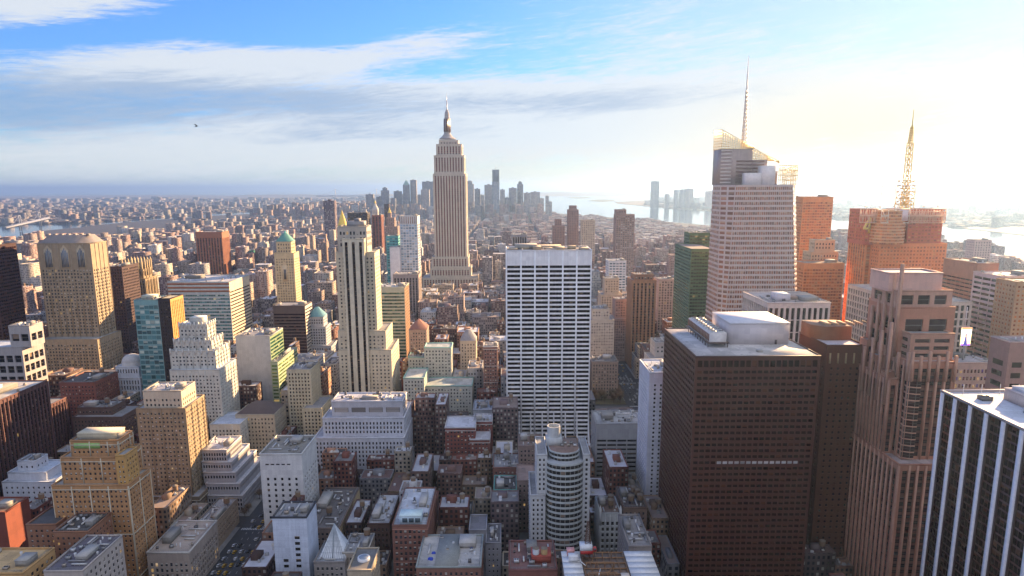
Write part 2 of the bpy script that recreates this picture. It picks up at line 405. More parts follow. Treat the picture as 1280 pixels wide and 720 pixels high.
    def shed(s, x0, x1, y0, y1, z, h, c=(.4, .38, .35), name='rooftop_shed'):
        g = Geo(); g.box(x0, x1, y0, y1, z, z+h, wall_mat(c)); g.box(x0-.2, x1+.2, y0-.2, y1+.2, z+h, z+h+.3, wall_mat(tuple(min(.8, v*1.3) for v in c)))
        s.add(name, g)
    def ac(s, x, y, z, w=3, d=2.4, h=1.8, c=None):
        c = c or [(.55, .56, .57), (.30, .30, .30), (.14, .13, .13), (.40, .34, .28)][int(abs(x*3+y)) % 4]
        g = Geo(); m = plain(c, .45, .3, name='galvanised'); g.box(x, x+w, y, y+d, z+.3, z+h, m)
        for q in (.28, .72): g.cyl(x+w*q, y+d/2, z+h, z+h+.25, w*.17, w*.17, plain((.04, .04, .04)), 10)
        for a in (0.1, w-.3): g.box(x+a, x+a+.2, y+.1, y+d-.1, z, z+.3, plain((.08, .08, .08)))
        s.add('air_conditioner', g)
    def clutter(s, n=5, blk=None, tanks=0, seed=None, c=(.4, .38, .35), area=(.08, .92)):
        b = s.blocks[-1 if blk is None else blk]; rr = random.Random(seed if seed is not None else hash(s.label) % 9999 if False else len(s.label)*31+int(abs(b[0])))
        W, D = b[1]-b[0], b[3]-b[2]; z = b[5]+.06
        if W < 7 or D < 7: return s
        spots = []
        def spot(w, d):
            for _ in range(25):
                x = b[0]+W*rr.uniform(*area); y = b[2]+D*rr.uniform(.08, .9)
                if x+w > b[1]-1 or y+d > b[3]-1: continue
                if all(x+w < q[0] or x > q[1] or y+d < q[2] or y > q[3] for q in spots):
                    spots.append((x-.4, x+w+.4, y-.4, y+d+.4)); return x, y
            return None
        w, d = W*rr.uniform(.18, .32), D*rr.uniform(.2, .35)
        p = spot(w, d)
        if p: s.shed(p[0], p[0]+w, p[1], p[1]+d, z, rr.uniform(2.4, 4.2), (lambda q: tuple(v*q for v in c))(rr.uniform(.45, 1.1)))
        n = int(n*1.8)
        for i in range(tanks):
            p = spot(4, 4)
            if p: s.tank(p[0]+2, p[1]+2, z)
        for i in range(2+n//4):
            L = rr.uniform(5, 12); hz = rr.random() < .5; p = spot(L if hz else 1.2, 1.2 if hz else L)
            if p:
                g = Geo(); m = plain(rr.choice([(.5, .5, .5), (.28, .27, .27), (.6, .58, .54)]), .5); x1_, y1_ = (p[0]+L, p[1]+.9) if hz else (p[0]+.9, p[1]+L)
                g.box(p[0], x1_, p[1], y1_, z+.5, z+1.2, m)
                for q in range(3): f = (q+.5)/3; xx = p[0]+(x1_-p[0]-.3)*f if hz else p[0]+.3; yy = p[1]+.3 if hz else p[1]+(y1_-p[1]-.3)*f; g.box(xx, xx+.25, yy, yy+.25, z, z+.5, m)
                s.add('duct', g)
        g = Geo(); m = plain((.25, .25, .25), .5)
        for (q0, q1) in (((b[0]+1, b[2]+1), (b[1]-1, b[2]+1)), ((b[0]+1, b[2]+1), (b[0]+1, b[3]-1)), ((b[1]-1, b[2]+1), (b[1]-1, b[3]-1))):
            for zz in (1.5, 2.0): g.bar((*q0, z+zz), (*q1, z+zz), .05, m)
            for k in range(9): g.bar((q0[0]+(q1[0]-q0[0])*k/8, q0[1]+(q1[1]-q0[1])*k/8, z), (q0[0]+(q1[0]-q0[0])*k/8, q0[1]+(q1[1]-q0[1])*k/8, z+2), .05, m)
        if W < 70: s.add('railing', g)
        for i in range(n):
            w = rr.uniform(1.2, 3.2); p = spot(w, w*.8)
            if p:
                if rr.random() < .7: s.ac(p[0], p[1], z, w, w*.8, rr.uniform(1.2, 2.4))
                else:
                    g = Geo(); g.cyl(p[0]+w/2, p[1]+w/2, z, z+rr.uniform(1, 2.4), w*.25, w*.25, plain((.6, .6, .6), .4)); s.add('roof_vent', g)
        return s
    def finish(s):
        b0 = s.blocks[0] if s.blocks else s.base
        org = np.array([(b0[0]+b0[1])/2, (b0[2]+b0[3])/2, b0[4]])
        e = bpy.data.objects.new(s.name, None); e.location = org; COL.objects.link(e); e.empty_display_size = 5
        e['label'] = s.label; e['category'] = s.cat
        if s.group: e['group'] = s.group
        if s.wall.v: s.wall.build('wall', e, org)
        for rg in s.roofs+([s.roof] if s.roof.v else []): rg.build('roof', e, org)
        made = []
        for (n, g, lab, par, sm) in s.parts:
            o = g.build(n, made[par] if par is not None else e, org, smooth=sm); made.append(o)
            if lab: o['label'] = lab
        # windows: the hundred that show largest are parts of their own, the others one part
        allq = []; gm = []
        for m, l in s.panes.items():
            q = np.concatenate(l); allq.append(q); gm += [m]*len(q)
        if allq:
            Q = np.concatenate(allq); px, py, d = proj(Q)
            area = np.abs(px.max(1)-px.min(1))*(py.max(1)-py.min(1))
            inn = (px.mean(1) > 0) & (px.mean(1) < 1280) & (py.mean(1) > 0) & (py.mean(1) < 718)
            key = np.where(inn, area-py.mean(1)*.012, -9e9+area)
            order = np.argsort(-key); pick = [i for i in order[:s.nwin] if inn[i] and area[i] > 1.5]
            ps = set(pick); W = np.linalg.norm(Q[:, 1]-Q[:, 0], axis=1)
            for i in pick:
                c = Q[i].mean(0); me = bpy.data.meshes.new('window'); me.from_pydata([tuple(v) for v in Q[i]-c], [], [(0, 1, 2, 3)])
                ul = me.uv_layers.new(name='UVMap'); ul.data.foreach_set('uv', [0, 0, 1, 0, 1, 1, 0, 1]); me.materials.append(gm[i])
                o = bpy.data.objects.new('window', me); COL.objects.link(o); o.parent = e; o.location = c-org
            rest = [i for i in range(len(Q)) if i not in ps]
            if rest:
                g = Geo(); rest = np.array(rest); 
                for m in s.panes:
                    idx = [i for i in rest if gm[i] is m]
                    if not idx: continue
                    q = Q[idx].reshape(-1, 3); g.add(q, np.arange(len(q)).reshape(-1, 4), m, np.tile([(0, 0), (1, 0), (1, 1), (0, 1)], (len(idx), 1)))
                o = g.build('window_glazing', e, org); o['kind'] = 'stuff'
        return e

def curtain(b, ring0, ring1, z0, z1, fh, cw, spf, mw, mg, proud=.25, mull=.12, vis=None, cap=True, roofc=(.5, .5, .5), gapm=None):
    """storeys of glass between bands, lofted from ring0 (at z0) to ring1 (at z1); rings run counter-clockwise seen from above"""
    r0 = np.asarray(ring0, float); r1 = np.asarray(ring1, float); n = len(r0); nf = max(1, int(round((z1-z0)/fh)))
    g = b.wall
    ks = np.linspace(0, 1, nf+1)
    for e in range(n):
        a0, b0, a1, b1 = r0[e], r0[(e+1) % n], r1[e], r1[(e+1) % n]
        L = np.linalg.norm(b0-a0)
        if L < .3 and np.linalg.norm(b1-a1) < .3: continue
        mid = (a0+b0)/2; dr = b0-a0; N = np.array([dr[1], -dr[0]])/max(np.linalg.norm(dr), 1e-6)
        A = lambda k, z, o=0: np.array([*(a0+(a1-a0)*k-0+N*o), z]); Bq = lambda k, z, o=0: np.array([*(b0+(b1-b0)*k+N*o), z])
        facing = np.dot(N, -mid) > 0
        if not facing:
            g.quad(A(0, z0), Bq(0, z0), Bq(1, z1), A(1, z1), mw); continue
        m = max(1, int(round(L/cw)))
        for i in range(nf):
            k0, k1 = ks[i], ks[i+1]; km = k0+(k1-k0)*(1-spf); za, zm, zb = z0+(z1-z0)*k0, z0+(z1-z0)*km, z0+(z1-z0)*k1
            p, q, r_, t_ = A(km, zm, proud), Bq(km, zm, proud), Bq(k1, zb, proud), A(k1, zb, proud)
            g.quad(p, q, r_, t_, mw)
            g.quad(A(km, zm), Bq(km, zm), q, p, mw); g.quad(t_, r_, Bq(k1, zb), A(k1, zb), mw)
            lo, hi = (A(k0, za), Bq(k0, za)), (A(km, zm), Bq(km, zm))
            us = np.linspace(0, 1, m+1); mf = mull/cw
            U0 = us[:-1]+mf/m*.5; U1 = us[1:]-mf/m*.5
            P = lambda pr, u: pr[0]+(pr[1]-pr[0])*u[:, None]
            Q = np.stack([P(lo, U0), P(lo, U1), P(hi, U1), P(hi, U0)], 1)
            b.panes.setdefault(mg, []).append(Q)
            U2 = np.concatenate([[0], U1]); U3 = np.concatenate([U0, [1]])
            V = np.stack([P(lo, U2), P(lo, U3), P(hi, U3), P(hi, U2)], 1).reshape(-1, 3)
            g.add(V, np.arange(len(V)).reshape(-1, 4), gapm or mw)
    if cap: rg = Geo(); rg.prism([tuple(x) for x in r1], z1-.3, z1+.05, roof_mat(roofc)); b.roofs.append(rg)
    if not b.blocks:
        b.blocks.append((r0[:, 0].min(), r0[:, 0].max(), r0[:, 1].min(), r0[:, 1].max(), z0, z1))
        FOOT.append((r0[:, 0].min(), r0[:, 0].max(), r0[:, 1].min(), r0[:, 1].max()))

def thing(name, label, cat, loc, group=None):
    e = bpy.data.objects.new(name, None); e.location = loc; COL.objects.link(e); e['label'] = label; e['category'] = cat
    if group: e['group'] = group
    return e
def tag(o, label, cat, group=None):
    o['label'] = label; o['category'] = cat
    if group: o['group'] = group
    return o
def struct(o, k='structure'): o['kind'] = k; return o

# ------------------------------------------------------------------ ground, water, streets
def poly_sheet(name, pts, z, mat, thick=3.0):
    """a level sheet with real edges from an outline in world metres"""
    import bmesh
    bm = bmesh.new(); vs_ = [bm.verts.new((x, y, z)) for x, y in pts]; f = bm.faces.new(vs_)
    if f.normal.z < 0: f.normal_flip()
    r = bmesh.ops.extrude_face_region(bm, geom=[f]); 
    for v in [q for q in r['geom'] if isinstance(q, bmesh.types.BMVert)]: v.co.z -= thick
    bmesh.ops.triangulate(bm, faces=[q for q in bm.faces if len(q.verts) > 4])
    me = bpy.data.meshes.new(name); bm.to_mesh(me); bm.free(); me.materials.append(mat)
    o = bpy.data.objects.new(name, me); COL.objects.link(o); return struct(o)
def gpts(l): return [G(*p) for p in l]

def water_mat():
    m, t, b = newmat('water'); tc = t.new('ShaderNodeTexCoord').outputs['Object']
    b.inputs['Base Color'].default_value = (.03, .06, .08, 1); b.inputs['Roughness'].default_value = .10; b.inputs['IOR'].default_value = 1.5
    b.inputs['Specular IOR Level'].default_value = 1.0
    bp = t.new('ShaderNodeBump'); bp.inputs['Strength'].default_value = .12; bp.inputs['Distance'].default_value = .4
    t.l.new(t.noise(tc, .02, 6, .6), bp.inputs['Height']); t.l.new(bp.outputs[0], b.inputs['Normal'])
    return m
def land_mat(c1, c2, c3):
    m, t, b = newmat('land'); tc = t.new('ShaderNodeTexCoord').outputs['Object']
    c = t.mix(t.ss(t.noise(tc, .0011, 6, .65), .42, .6), c1, c2); c = t.mix(t.ss(t.noise(tc, .012, 5, .7), .5, .62), c, c3)
    t.l.new(c, b.inputs['Base Color']); b.inputs['Roughness'].default_value = .9; return m
def asphalt():
    m, t, b = newmat('asphalt'); tc = t.new('ShaderNodeTexCoord').outputs['Object']
    c = t.mix(t.noise(tc, .25, 6, .7), (.03, .03, .032), (.075, .072, .07)); t.l.new(c, b.inputs['Base Color']); b.inputs['Roughness'].default_value = .75; return m

g = Geo(); g.quad((-90000, -3000, -2.5), (90000, -3000, -2.5), (90000, 78000, -2.5), (-90000, 78000, -2.5), water_mat()); struct(g.build('water'))
ASPH = asphalt(); LAND = land_mat((.10, .085, .07), (.16, .12, .10), (.055, .07, .04))
MAN = [(-3400, -900), (-3450, 1800)] + gpts([(-90, 306), (0, 299), (28, 296), (58, 288), (102, 284), (125, 281), (180, 276), (260, 270), (340, 266), (400, 263.5), (455, 262), (520, 263), (600, 264), (665, 264), (690, 266), (735, 270), (795, 273.5), (860, 279.5), (900, 283), (1000, 292), (1060, 299), (1180, 309), (1290, 321), (1500, 345)]) + [(1700, -900)]
poly_sheet('manhattan_ground', MAN, 0, ASPH)
BKL = gpts([(-190, 290), (-60, 284), (0, 281), (45, 280), (100, 279), (180, 273), (260, 267), (340, 262), (385, 258), (420, 253), (455, 250), (505, 248), (470, 246), (400, 245.6), (330, 245), (240, 243.5), (140, 243.5), (0, 245), (-190, 247)])
poly_sheet('brooklyn_ground', BKL, 0, LAND)
NJ = gpts([(813, 258), (845, 261), (890, 264), (960, 267), (1043, 273), (1180, 282), (1290, 295), (1560, 322), (1560, 262), (1280, 247), (1100, 241.5), (1000, 240), (900, 241.5), (860, 247), (800, 250.5), (768, 252.5), (772, 254.5)])
poly_sheet('new_jersey_ground', NJ, 0, LAND)
poly_sheet('far_shore_ground', gpts([(900, 238.2), (1000, 238.2), (1100, 239.3), (1280, 243.5), (1560, 255)]) + [(80000, 76000), (9000, 76000)], 0, LAND)
poly_sheet('liberty_island', gpts([(705, 247.3), (722, 248.2), (741, 247.6), (735, 246.4), (715, 246.2)]), 0, land_mat((.05, .07, .03), (.07, .08, .04), (.1, .1, .09)))
poly_sheet('ellis_island', gpts([(735, 251), (752, 252.3), (770, 251.2), (764, 249.4), (745, 249.3)]), 0, land_mat((.05, .07, .03), (.07, .08, .04), (.1, .1, .09)))

def hills(name, x0, x1, y0, y1, h, seed, base):
    """rolling ground: a sheet of low hills"""
    rr = np.random.RandomState(seed); nx, ny = 70, 14
    xs = np.linspace(x0, x1, nx); ys = np.linspace(y0, y1, ny); X, Y = np.meshgrid(xs, ys, indexing='ij'); Z = np.zeros_like(X)
    for i in range(26):
        cx, cy = rr.uniform(x0, x1), rr.uniform(y0+(y1-y0)*.25, y1-(y1-y0)*.2); sx = (x1-x0)*rr.uniform(.03, .12); sy = (y1-y0)*rr.uniform(.1, .25)
        Z = np.maximum(Z, h*rr.uniform(.35, 1)*np.exp(-((X-cx)/sx)**2-((Y-cy)/sy)**2))
    Z = Z*np.sin(np.linspace(0, math.pi, ny))[None, :]**.4-1.0+base
    V = np.stack([X, Y, Z], 2).reshape(-1, 3); I, J = np.meshgrid(np.arange(nx-1), np.arange(ny-1), indexing='ij'); I, J = I.ravel(), J.ravel()
    g = Geo(); g.add(V, np.stack([I*ny+J, (I+1)*ny+J, (I+1)*ny+J+1, I*ny+J+1], 1), LAND); struct(g.build(name, smooth=True))
hills('staten_island_hills', 0, 9500, 19500, 27000, 110, 3, 0)
hills('far_hills', 9500, 52000, 30000, 44000, 260, 5, 0)
hills('shore_hills', -9000, -700, 21000, 26000, 55, 8, 0)

AVES = [-2080, -1780, -1480, -1180, -880, -640, -420, -195, 158, 478, 800, 1120, 1440]
STREETS = [i*97.0+8 for i in range(-2, 84)]
AVW, STW = 15.0, 9.0     # half widths
PAVE = wall_mat((.26, .25, .24), var=.12, name='pavement')
def inside(pt, poly):
    x, y = pt; c = False; n = len(poly)
    for i in range(n):
        x1, y1 = poly[i]; x2, y2 = poly[i-1]
        if (y1 > y) != (y2 > y) and x < (x2-x1)*(y-y1)/(y2-y1)+x1: c = not c
    return c
def on_screen(x, y, z=30, m=90):
    if y < 200: return False
    px, py, d = proj((x, y, z)); return -m < px < 1280+m and py < 720+m*1.2
g = Geo(); gm_ = Geo(); BLOCKS = []
for i in range(len(AVES)-1):
    for j in range(len(STREETS)-1):
        x0, x1, y0, y1 = AVES[i]+AVW, AVES[i+1]-AVW, STREETS[j]+STW, STREETS[j+1]-STW
        if y0 > 7600: continue
        cs = [(x0, y0), (x1, y0), (x1, y1), (x0, y1), ((x0+x1)/2, y1)]
        if not any(on_screen(*c) for c in cs) or not all(inside(c, MAN) for c in cs): continue
        BLOCKS.append((x0, x1, y0, y1))
        if y0 < 3200: g.box(x0, x1, y0, y1, -.01, .15, PAVE)
struct(g.build('pavement'))
g = Geo(); wl = plain((.7, .7, .68), .7, name='road_paint')
for a in (158, -195):
    for yy in np.arange(420, 1500, 9.0):
        for dx in (-7, -2.3, 2.3, 7): g.quad((a+dx-.08, yy, .006), (a+dx+.08, yy, .006), (a+dx+.08, yy+3, .006), (a+dx-.08, yy+3, .006), wl)
    for sy in STREETS:
        if 350 < sy < 1600:
            for k in np.arange(-13, 13, 1.3): g.quad((a+k, sy-STW-4, .006), (a+k+.6, sy-STW-4, .006), (a+k+.6, sy-STW-1, .006), (a+k, sy-STW-1, .006), wl)
struct(g.build('road_markings'))

# ------------------------------------------------------------------ shared glazing
GL = glass_mat()
GL_dark = glass_mat((.010, .008, .008), .12, .008, (.26, .18, .12), .1, spec=.3)
GL_blue = glass_mat((.05, .10, .15), .25, .01, (.5, .55, .6), .08, sash=False)
GL_teal = glass_mat((.06, .17, .19), .35, .02, (.5, .6, .55), .1, sash=False)
GL_green = glass_mat((.02, .07, .05), .18, .02, (.3, .35, .2), .1, sash=False)
GL_bronze = glass_mat((.016, .004, .002), .22, 0, (.12, .04, .018), .12, sash=False, spec=.14)
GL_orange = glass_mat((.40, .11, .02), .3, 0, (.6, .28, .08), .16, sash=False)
GL_white = glass_mat((.03, .035, .045), .5, .02, (.68, .66, .62), .12)

# ================================================================== LANDMARKS
# --- tall stone tower with a mast, far centre
lime = (.50, .44, .38)
b = Bld('skyscraper', 'very tall stepped limestone skyscraper topped by a slim mast and needle antenna', 'skyscraper')
se = St(lime, 6.2, 4.6, .48, .50, 1.2, glass=glass_mat((.03, .016, .014), .4, 0, (.28, .15, .12), .2, spec=.2), mode='vert', back=wall_mat((.34, .17, .13)), mx=2.5, mt=3)
b.blk(512, 600, 372, 1488, 95, se); b.blk(528, 597, 347, 1492, 85, se); b.blk(537.5, 588, 335, 1496, 76, se)
b.blk(539.5, 585, 321, 1498, 70, se); b.blk(541, 582, 217, 1500, 62, se); b.blk(542.2, 580, 194, 1503, 55, se); b.blk(545, 577, 180, 1507, 46, se); b.blk(548.5, 572.5, 175, 1511, 38, se)
Ys = 1530
def bz(px, py): return T(px, py, Ys)
cx = bz(559.2, 170)[0]
zs = [bz(559, y)[1] for y in (174, 171, 168, 166, 148, 145, 141, 137, 126, 116)]
g = Geo(); st_ = plain((.42, .42, .44), .35, .5, name='metal')
for (z0, z1, r0, r1) in ((zs[0], zs[1], 20, 12.5), (zs[1], zs[2], 12.5, 8.5), (zs[2], zs[3], 8.5, 6.4), (zs[3], zs[4], 6.4, 5.6), (zs[4], zs[5], 5.6, 5.4), (zs[5], zs[6], 5.4, 5.0), (zs[6], zs[7], 4.4, 2.2)):
    g.cyl(cx, Ys, z0, z1, r0, r1, wall_mat((.36, .33, .32)), 16)
for k in range(8):
    a = k*math.pi/4+.39; c, sn = math.cos(a), math.sin(a)
    g.bar((cx+c*6.5, Ys+sn*6.5, zs[3]), (cx+c*5.8, Ys+sn*5.8, zs[4]), .7, st_)
i = b.add('mast', g)
g = Geo()
for k in range(8):
    a = k*math.pi/4; c, sn = math.cos(a), math.sin(a)
    g.bar((cx+c*6.1, Ys+sn*6.1, zs[3]+2), (cx+c*5.5, Ys+sn*5.5, zs[4]-1), 1.4, plain((.10, .04, .03), .5))
b.add('mast_window', g, None, i)
g = Geo(); g.cyl(cx, Ys, zs[7], zs[8], 1.3, .8, st_, 8); g.cyl(cx, Ys, zs[8], zs[9], .6, .2, st_, 8); b.add('antenna', g)
b.base = None; ESB = b

# --- white grid slab (concrete lattice, bronze ribbons)
b = Bld('office_slab', 'broad white lattice slab with dark ribbon windows and a blank white top', 'office tower')
sg = St((.86, .86, .88), 3.4, 4.35, .90, .60, 1.0, glass=glass_mat((.014, .008, .006), .25, 0, (.13, .09, .05), .12, sash=False, spec=.12), mode='horiz', back=wall_mat((.05, .04, .04)), mx=.9, mt=13.0, rib=4, ribw=.75, trim=wall_mat((.88, .88, .90), var=.1))
b.blk(632.5, 740, 312.5, 640, 45, sg, roof=(.42, .36, .30), lip=plain((.78, .78, .80), .5))
t = b.top; z = t[5]
for k in range(7): b.shed(t[0]+3+k*11.5, t[0]+11+k*11.5, 650+k % 2*8, 664, z+.06, 1.2+.8*(k % 3), (.40, .33, .24))
b.shed(t[0]+20, t[0]+55, 668, 680, z+.06, 2.4, (.5, .42, .32)); b.clutter(6, seed=5); GRACE = b
# flared foot
g = Geo(); n = 10; wmt = wall_mat((.78, .78, .80))
for k in range(n):
    a0, a1 = k/n, (k+1)/n; f = lambda q: 18*(1-q)**2.2
    for kx in range(8):
        x = t[0]+.6+kx*(t[1]-t[0]-1.2)/7
        g.add([(x-.6, 640-f(a0), 40*a0), (x+.6, 640-f(a0), 40*a0), (x+.6, 640-f(a1), 40*a1), (x-.6, 640-f(a1), 40*a1), (x-.6, 640.1, 40*a0), (x+.6, 640.1, 40*a0), (x+.6, 640.1, 40*a1), (x-.6, 640.1, 40*a1)],
              [(0, 1, 2, 3), (1, 5, 6, 2), (4, 0, 3, 7)], wmt)
b.add('flared_foot', g)

# --- big dark bronze slab, right foreground
b = Bld('dark_office_tower', 'huge dark bronze tower with a pale flat roof, cooling fans and white plant room', 'office tower')
br = (.088, .025, .015)
sd_ = St(br, 3.7, 3.95, .78, .50, .35, glass=GL_bronze, mx=1.2, mt=1.5, wmat=wall_mat(br, .5, .15))
sd_['side'] = dict(sd_, cw=3.7)
X0, Z = T(869.5, 445, 400); X1, _ = T(1026, 445, 400); Zt = Z-.8
rws = rows_from_top(Zt, 3.95, .50, 7.6); rws.append((Zt-6.4, Zt-2.2))
b.bw(X0, X1, 400, 483, 0, Zt, sd_, roof=(.50, .47, .44), par=.8, frows=rws, lip=plain((.10, .05, .035), .5))
g = Geo(); g.box(X0+.8, X1-.8, 400.8, 482.2, Zt+.1, Zt+.35, roof_mat((.62, .58, .55))); b.add('roof_membrane', g)
zr = Zt+.36
xa, za = T(900, 399, 470); xb, _ = T(976, 399, 470)
xa0 = T(912, 433, 432)[0]; xb0 = T(985, 433, 432)[0]
g = Geo(); g.box(xa0, xb0, 432, 472, zr, zr+14, wall_mat((.60, .55, .56), var=.1)); g.box(xa0-.4, xb0+.4, 431.6, 472.4, zr+14, zr+14.5, plain((.74, .72, .74))); 
i = b.add('plant_room', g); g = Geo(); g.box(xb0-9, xb0-7.5, 431.8, 432, zr, zr+3, plain((.1, .08, .08))); b.add('door', g, None, i)
xc0, xc1 = T(886, 432, 425)[0], T(907, 432, 425)[0]
g = Geo(); pw = plain((.66, .62, .60), .5); dk = plain((.10, .06, .045))
g.pyr(xc0, xc1, 424, 476, zr+3.5, zr+9.5, pw, 1.0)
for q in np.arange(425, 476, 3.5): g.box(xc0-.15, xc0+.02, q, q+2.8, zr+4, zr+8.6, plain((.22, .10, .06)))
g.box(xc0-1.5, xc1+1.5, 422, 478, zr+2.9, zr+3.5, dk)
for q in range(424, 478, 6):
    for xx in (xc0-1, xc1+.8): g.box(xx, xx+.4, q, q+.4, zr, zr+3, dk)
i = b.add('cooling_tower', g)
for r_ in range(9):
    for c_ in range(2):
        xx, yy = xc0+(.28+.44*c_)*(xc1-xc0), 427.5+r_*5.6
        g = Geo(); g.cyl(xx, yy, zr+9.5, zr+10.4, 2.1, 2.1, plain((.5, .5, .5), .4), 14); g.cyl(xx, yy, zr+10.41, zr+10.45, 1.6, 1.6, plain((.03, .03, .03)), 14)
        for a in range(4): g.bar((xx, yy, zr+10.55), (xx+1.7*math.cos(a*1.57+r_), yy+1.7*math.sin(a*1.57+r_), zr+10.55), .13, plain((.3, .3, .3)))
        b.add('fan', g, None, i)
b.shed(X0+42, X0+45, 410, 413, zr, 1.2); DARK = b

Q = b.panes[GL_bronze][0]; z9 = Q[:, 0, 2]; tz = T(945, 579, 400)[1]; row = z9[np.argmin(abs(z9-tz))]; cx9 = Q[:, :, 0].mean(1)
sel = (abs(z9-row) < .1) & (cx9 > T(892, 579, 400)[0]) & (cx9 < T(996, 579, 400)[0]); b.panes[GL_bronze][0] = Q[~sel]; b.panes[glass_mat((.4, .4, .4), 1.0, 0, (.62, .56, .54), .3, sash=False)] = [Q[sel]]
# --- brick-dark tower right behind it, rounded corner penthouse
b = Bld('dark_office_tower', 'chamfered chestnut tower with white roof edge and big rooftop drum, beside the bronze slab', 'office tower')
s_ = St((.115, .032, .012), 4.2, 4.0, .34, .42, .3, glass=GL_bronze, mx=2, mt=13)
b.blk(1034, 1082, 431, 425, 42, s_, roof=(.62, .60, .62)); t = b.top
g = Geo(); xa, _ = T(1019, 404, 443); xb, zb = T(1079, 408, 443); m = wall_mat((.20, .075, .03))
pr = [(xa+7, 442), (t[1]-1, 442), (t[1]-1, 464), (xa, 464), (xa, 449)]
g.prism(pr, t[5]+.06, zb, m); g.prism([(x*.5+(xa+xb)/4+20 if False else x, y) for x, y in pr], zb, zb+.4, roof_mat((.3, .2, .15)))
i = b.add('penthouse', g)
for k in range(6): b.shed(xa+9+k*6.0, xa+12+k*5.4, 446, 457, zb+.4, .8, (.5, .36, .22))
g = Geo()
for k in range(7):
    xx = t[0]+2+k*5.2; g.box(xx, xx+1.1, 424.8, 425.05, t[5]-11.5, t[5]-4.5, plain((.42, .30, .16)))
b.add('louvre', g)

# --- black tower with white fins, right edge
b = Bld('striped_tower', 'black glass tower with tall white fins at the edge of the view', 'office tower')
xs0, zt = T(1177, 487, 320)
zt -= 1.2
sb = St((.80, .76, .76), 8.3, 400, .80, 1.0, 1.1, glass=GL_bronze, wmat=plain((.82, .77, .77), .4, name='white_metal'))
def finned(b, O, U, L, hh, step=8.0, fin=1.7):
    N = np.cross(np.array(U), (0, 0, 1.)); O = np.array(O, float); U = np.array(U, float)
    n = int(round(L/step)); st = L/n
    b.obox(O, U, N, 0, L, 0, hh, -1.2, -1.0, wall_mat((.07, .02, .014), .4))
    for k in range(n+1):
        c = min(max(k*st, fin/2), L-fin/2); b.obox(O, U, N, c-fin/2, c+fin/2, 0, hh, -1.0, .35, sb['wall'])
        b.obox(O, U, N, max(0, c-fin/2-.7), min(L, c+fin/2+.7), 0, hh, -1.0, -.25, plain((.045, .014, .011), .4))
    Q = []
    for k in range(n):
        for r in range(int(hh/3.9)):
            for h_ in range(3):
                w = (st-fin-1.6)/3; u0 = k*st+fin/2+.8+h_*w+.12; z0 = hh-3.4-r*3.9
                if z0 < 0: continue
                P = [O+U*u+np.array((0, 0, z))-N*.95 for u, z in ((u0, z0), (u0+w-.24, z0), (u0+w-.24, z0+2.9), (u0, z0+2.9))]; Q.append(P)
    b.panes.setdefault(GL_bronze, []).append(np.array(Q))
finned(b, (xs0, 320, 0), (0, -1, 0), 96, zt, 10.5, 2.1)
finned(b, (xs0, 224, 0), (1, 0, 0), 60, zt, 10, 2.1)
b.obox((xs0, 224, 0), (1, 0, 0), (0, -1, 0), 0, 60, 0, .1, -96, -95.9, sb['wall'])
for (a, c, d, e_) in ((xs0-.4, xs0+60, 223.6, 224.6), (xs0-.4, xs0+60, 319.4, 320.4), (xs0-.4, xs0+.6, 224.6, 319.4), (xs0+59, xs0+60, 224.6, 319.4)): b.wall.box(a, c, d, e_, zt, zt+1.2, plain((.42, .36, .36), .5))
b.wall.quad((xs0+60, 224, 0), (xs0+60, 320, 0), (xs0+60, 320, zt), (xs0+60, 224, zt), wall_mat((.05, .04, .04)))
b.roof.quad((xs0+.3, 224.3, zt+.05), (xs0+59.5, 224.3, zt+.05), (xs0+59.5, 319.6, zt+.05), (xs0+.3, 319.6, zt+.05), roof_mat((.60, .62, .68)))
b.blocks.append((xs0, xs0+60, 224, 320, 0, zt)); FOOT.append((xs0, xs0+60, 224, 320))
b.shed(xs0+22, xs0+58, 292, 308, zt+.06, 5.5, (.5, .42, .40), 'plant_room'); b.shed(xs0+24, xs0+56, 294, 306, zt+5.9, 1.2, (.66, .66, .7))
b.shed(xs0+24, xs0+44, 268, 282, zt+.06, 3, (.30, .2, .17)); b.ac(xs0+10, 305, zt+.06, 5, 4, 2); b.ac(xs0+30, 250, zt+.06, 5, 4, 2.2); b.ac(xs0+17, 286, zt+.06, 4, 3, 2)
for k in range(4):
    g = Geo(); g.bar((xs0+8+k*9, 316, zt), (xs0+8+k*9, 316, zt+5), .12, plain((.7, .7, .7))); b.add('pole', g)

# --- tall crystalline tower with sloping screen and spire
b = Bld('glass_skyscraper', 'tall faceted glass skyscraper with sloping lattice screens and a white spire', 'skyscraper')
Yb = 760
def PX(px, py, Y): return T(px, py, Y)[0]
def PZ(py, Y, px=950): return T(px, py, Y)[1]
xl0, xr0 = PX(899, 410, Yb-6), PX(1008, 400, Yb-6); xl1, xr1 = PX(908, 232, Yb), PX(1002, 232, Yb)
ztop = PZ(231, Yb)
ring0 = [(xl0+4, Yb-6), (xr0-3, Yb-6), (xr0, Yb-2), (xr0, Yb+52), (xl0, Yb+52), (xl0, Yb-2)]
ring1 = [(xl1+12, Yb+4), (xr1-9, Yb+2), (xr1, Yb+16), (xr1, Yb+50), (xl1, Yb+50), (xl1, Yb+22)]
GLB = glass_mat((.26, .10, .05), .45, 0, (.48, .28, .18), .12, sash=False)  # orange reflection put into the glass tint
curtain(b, ring0, ring1, 0, ztop, 5.6, 3.3, .40, plain((.56, .45, .42), .4, name='white_frit'), GLB, .35, .8, roofc=(.5, .45, .45))
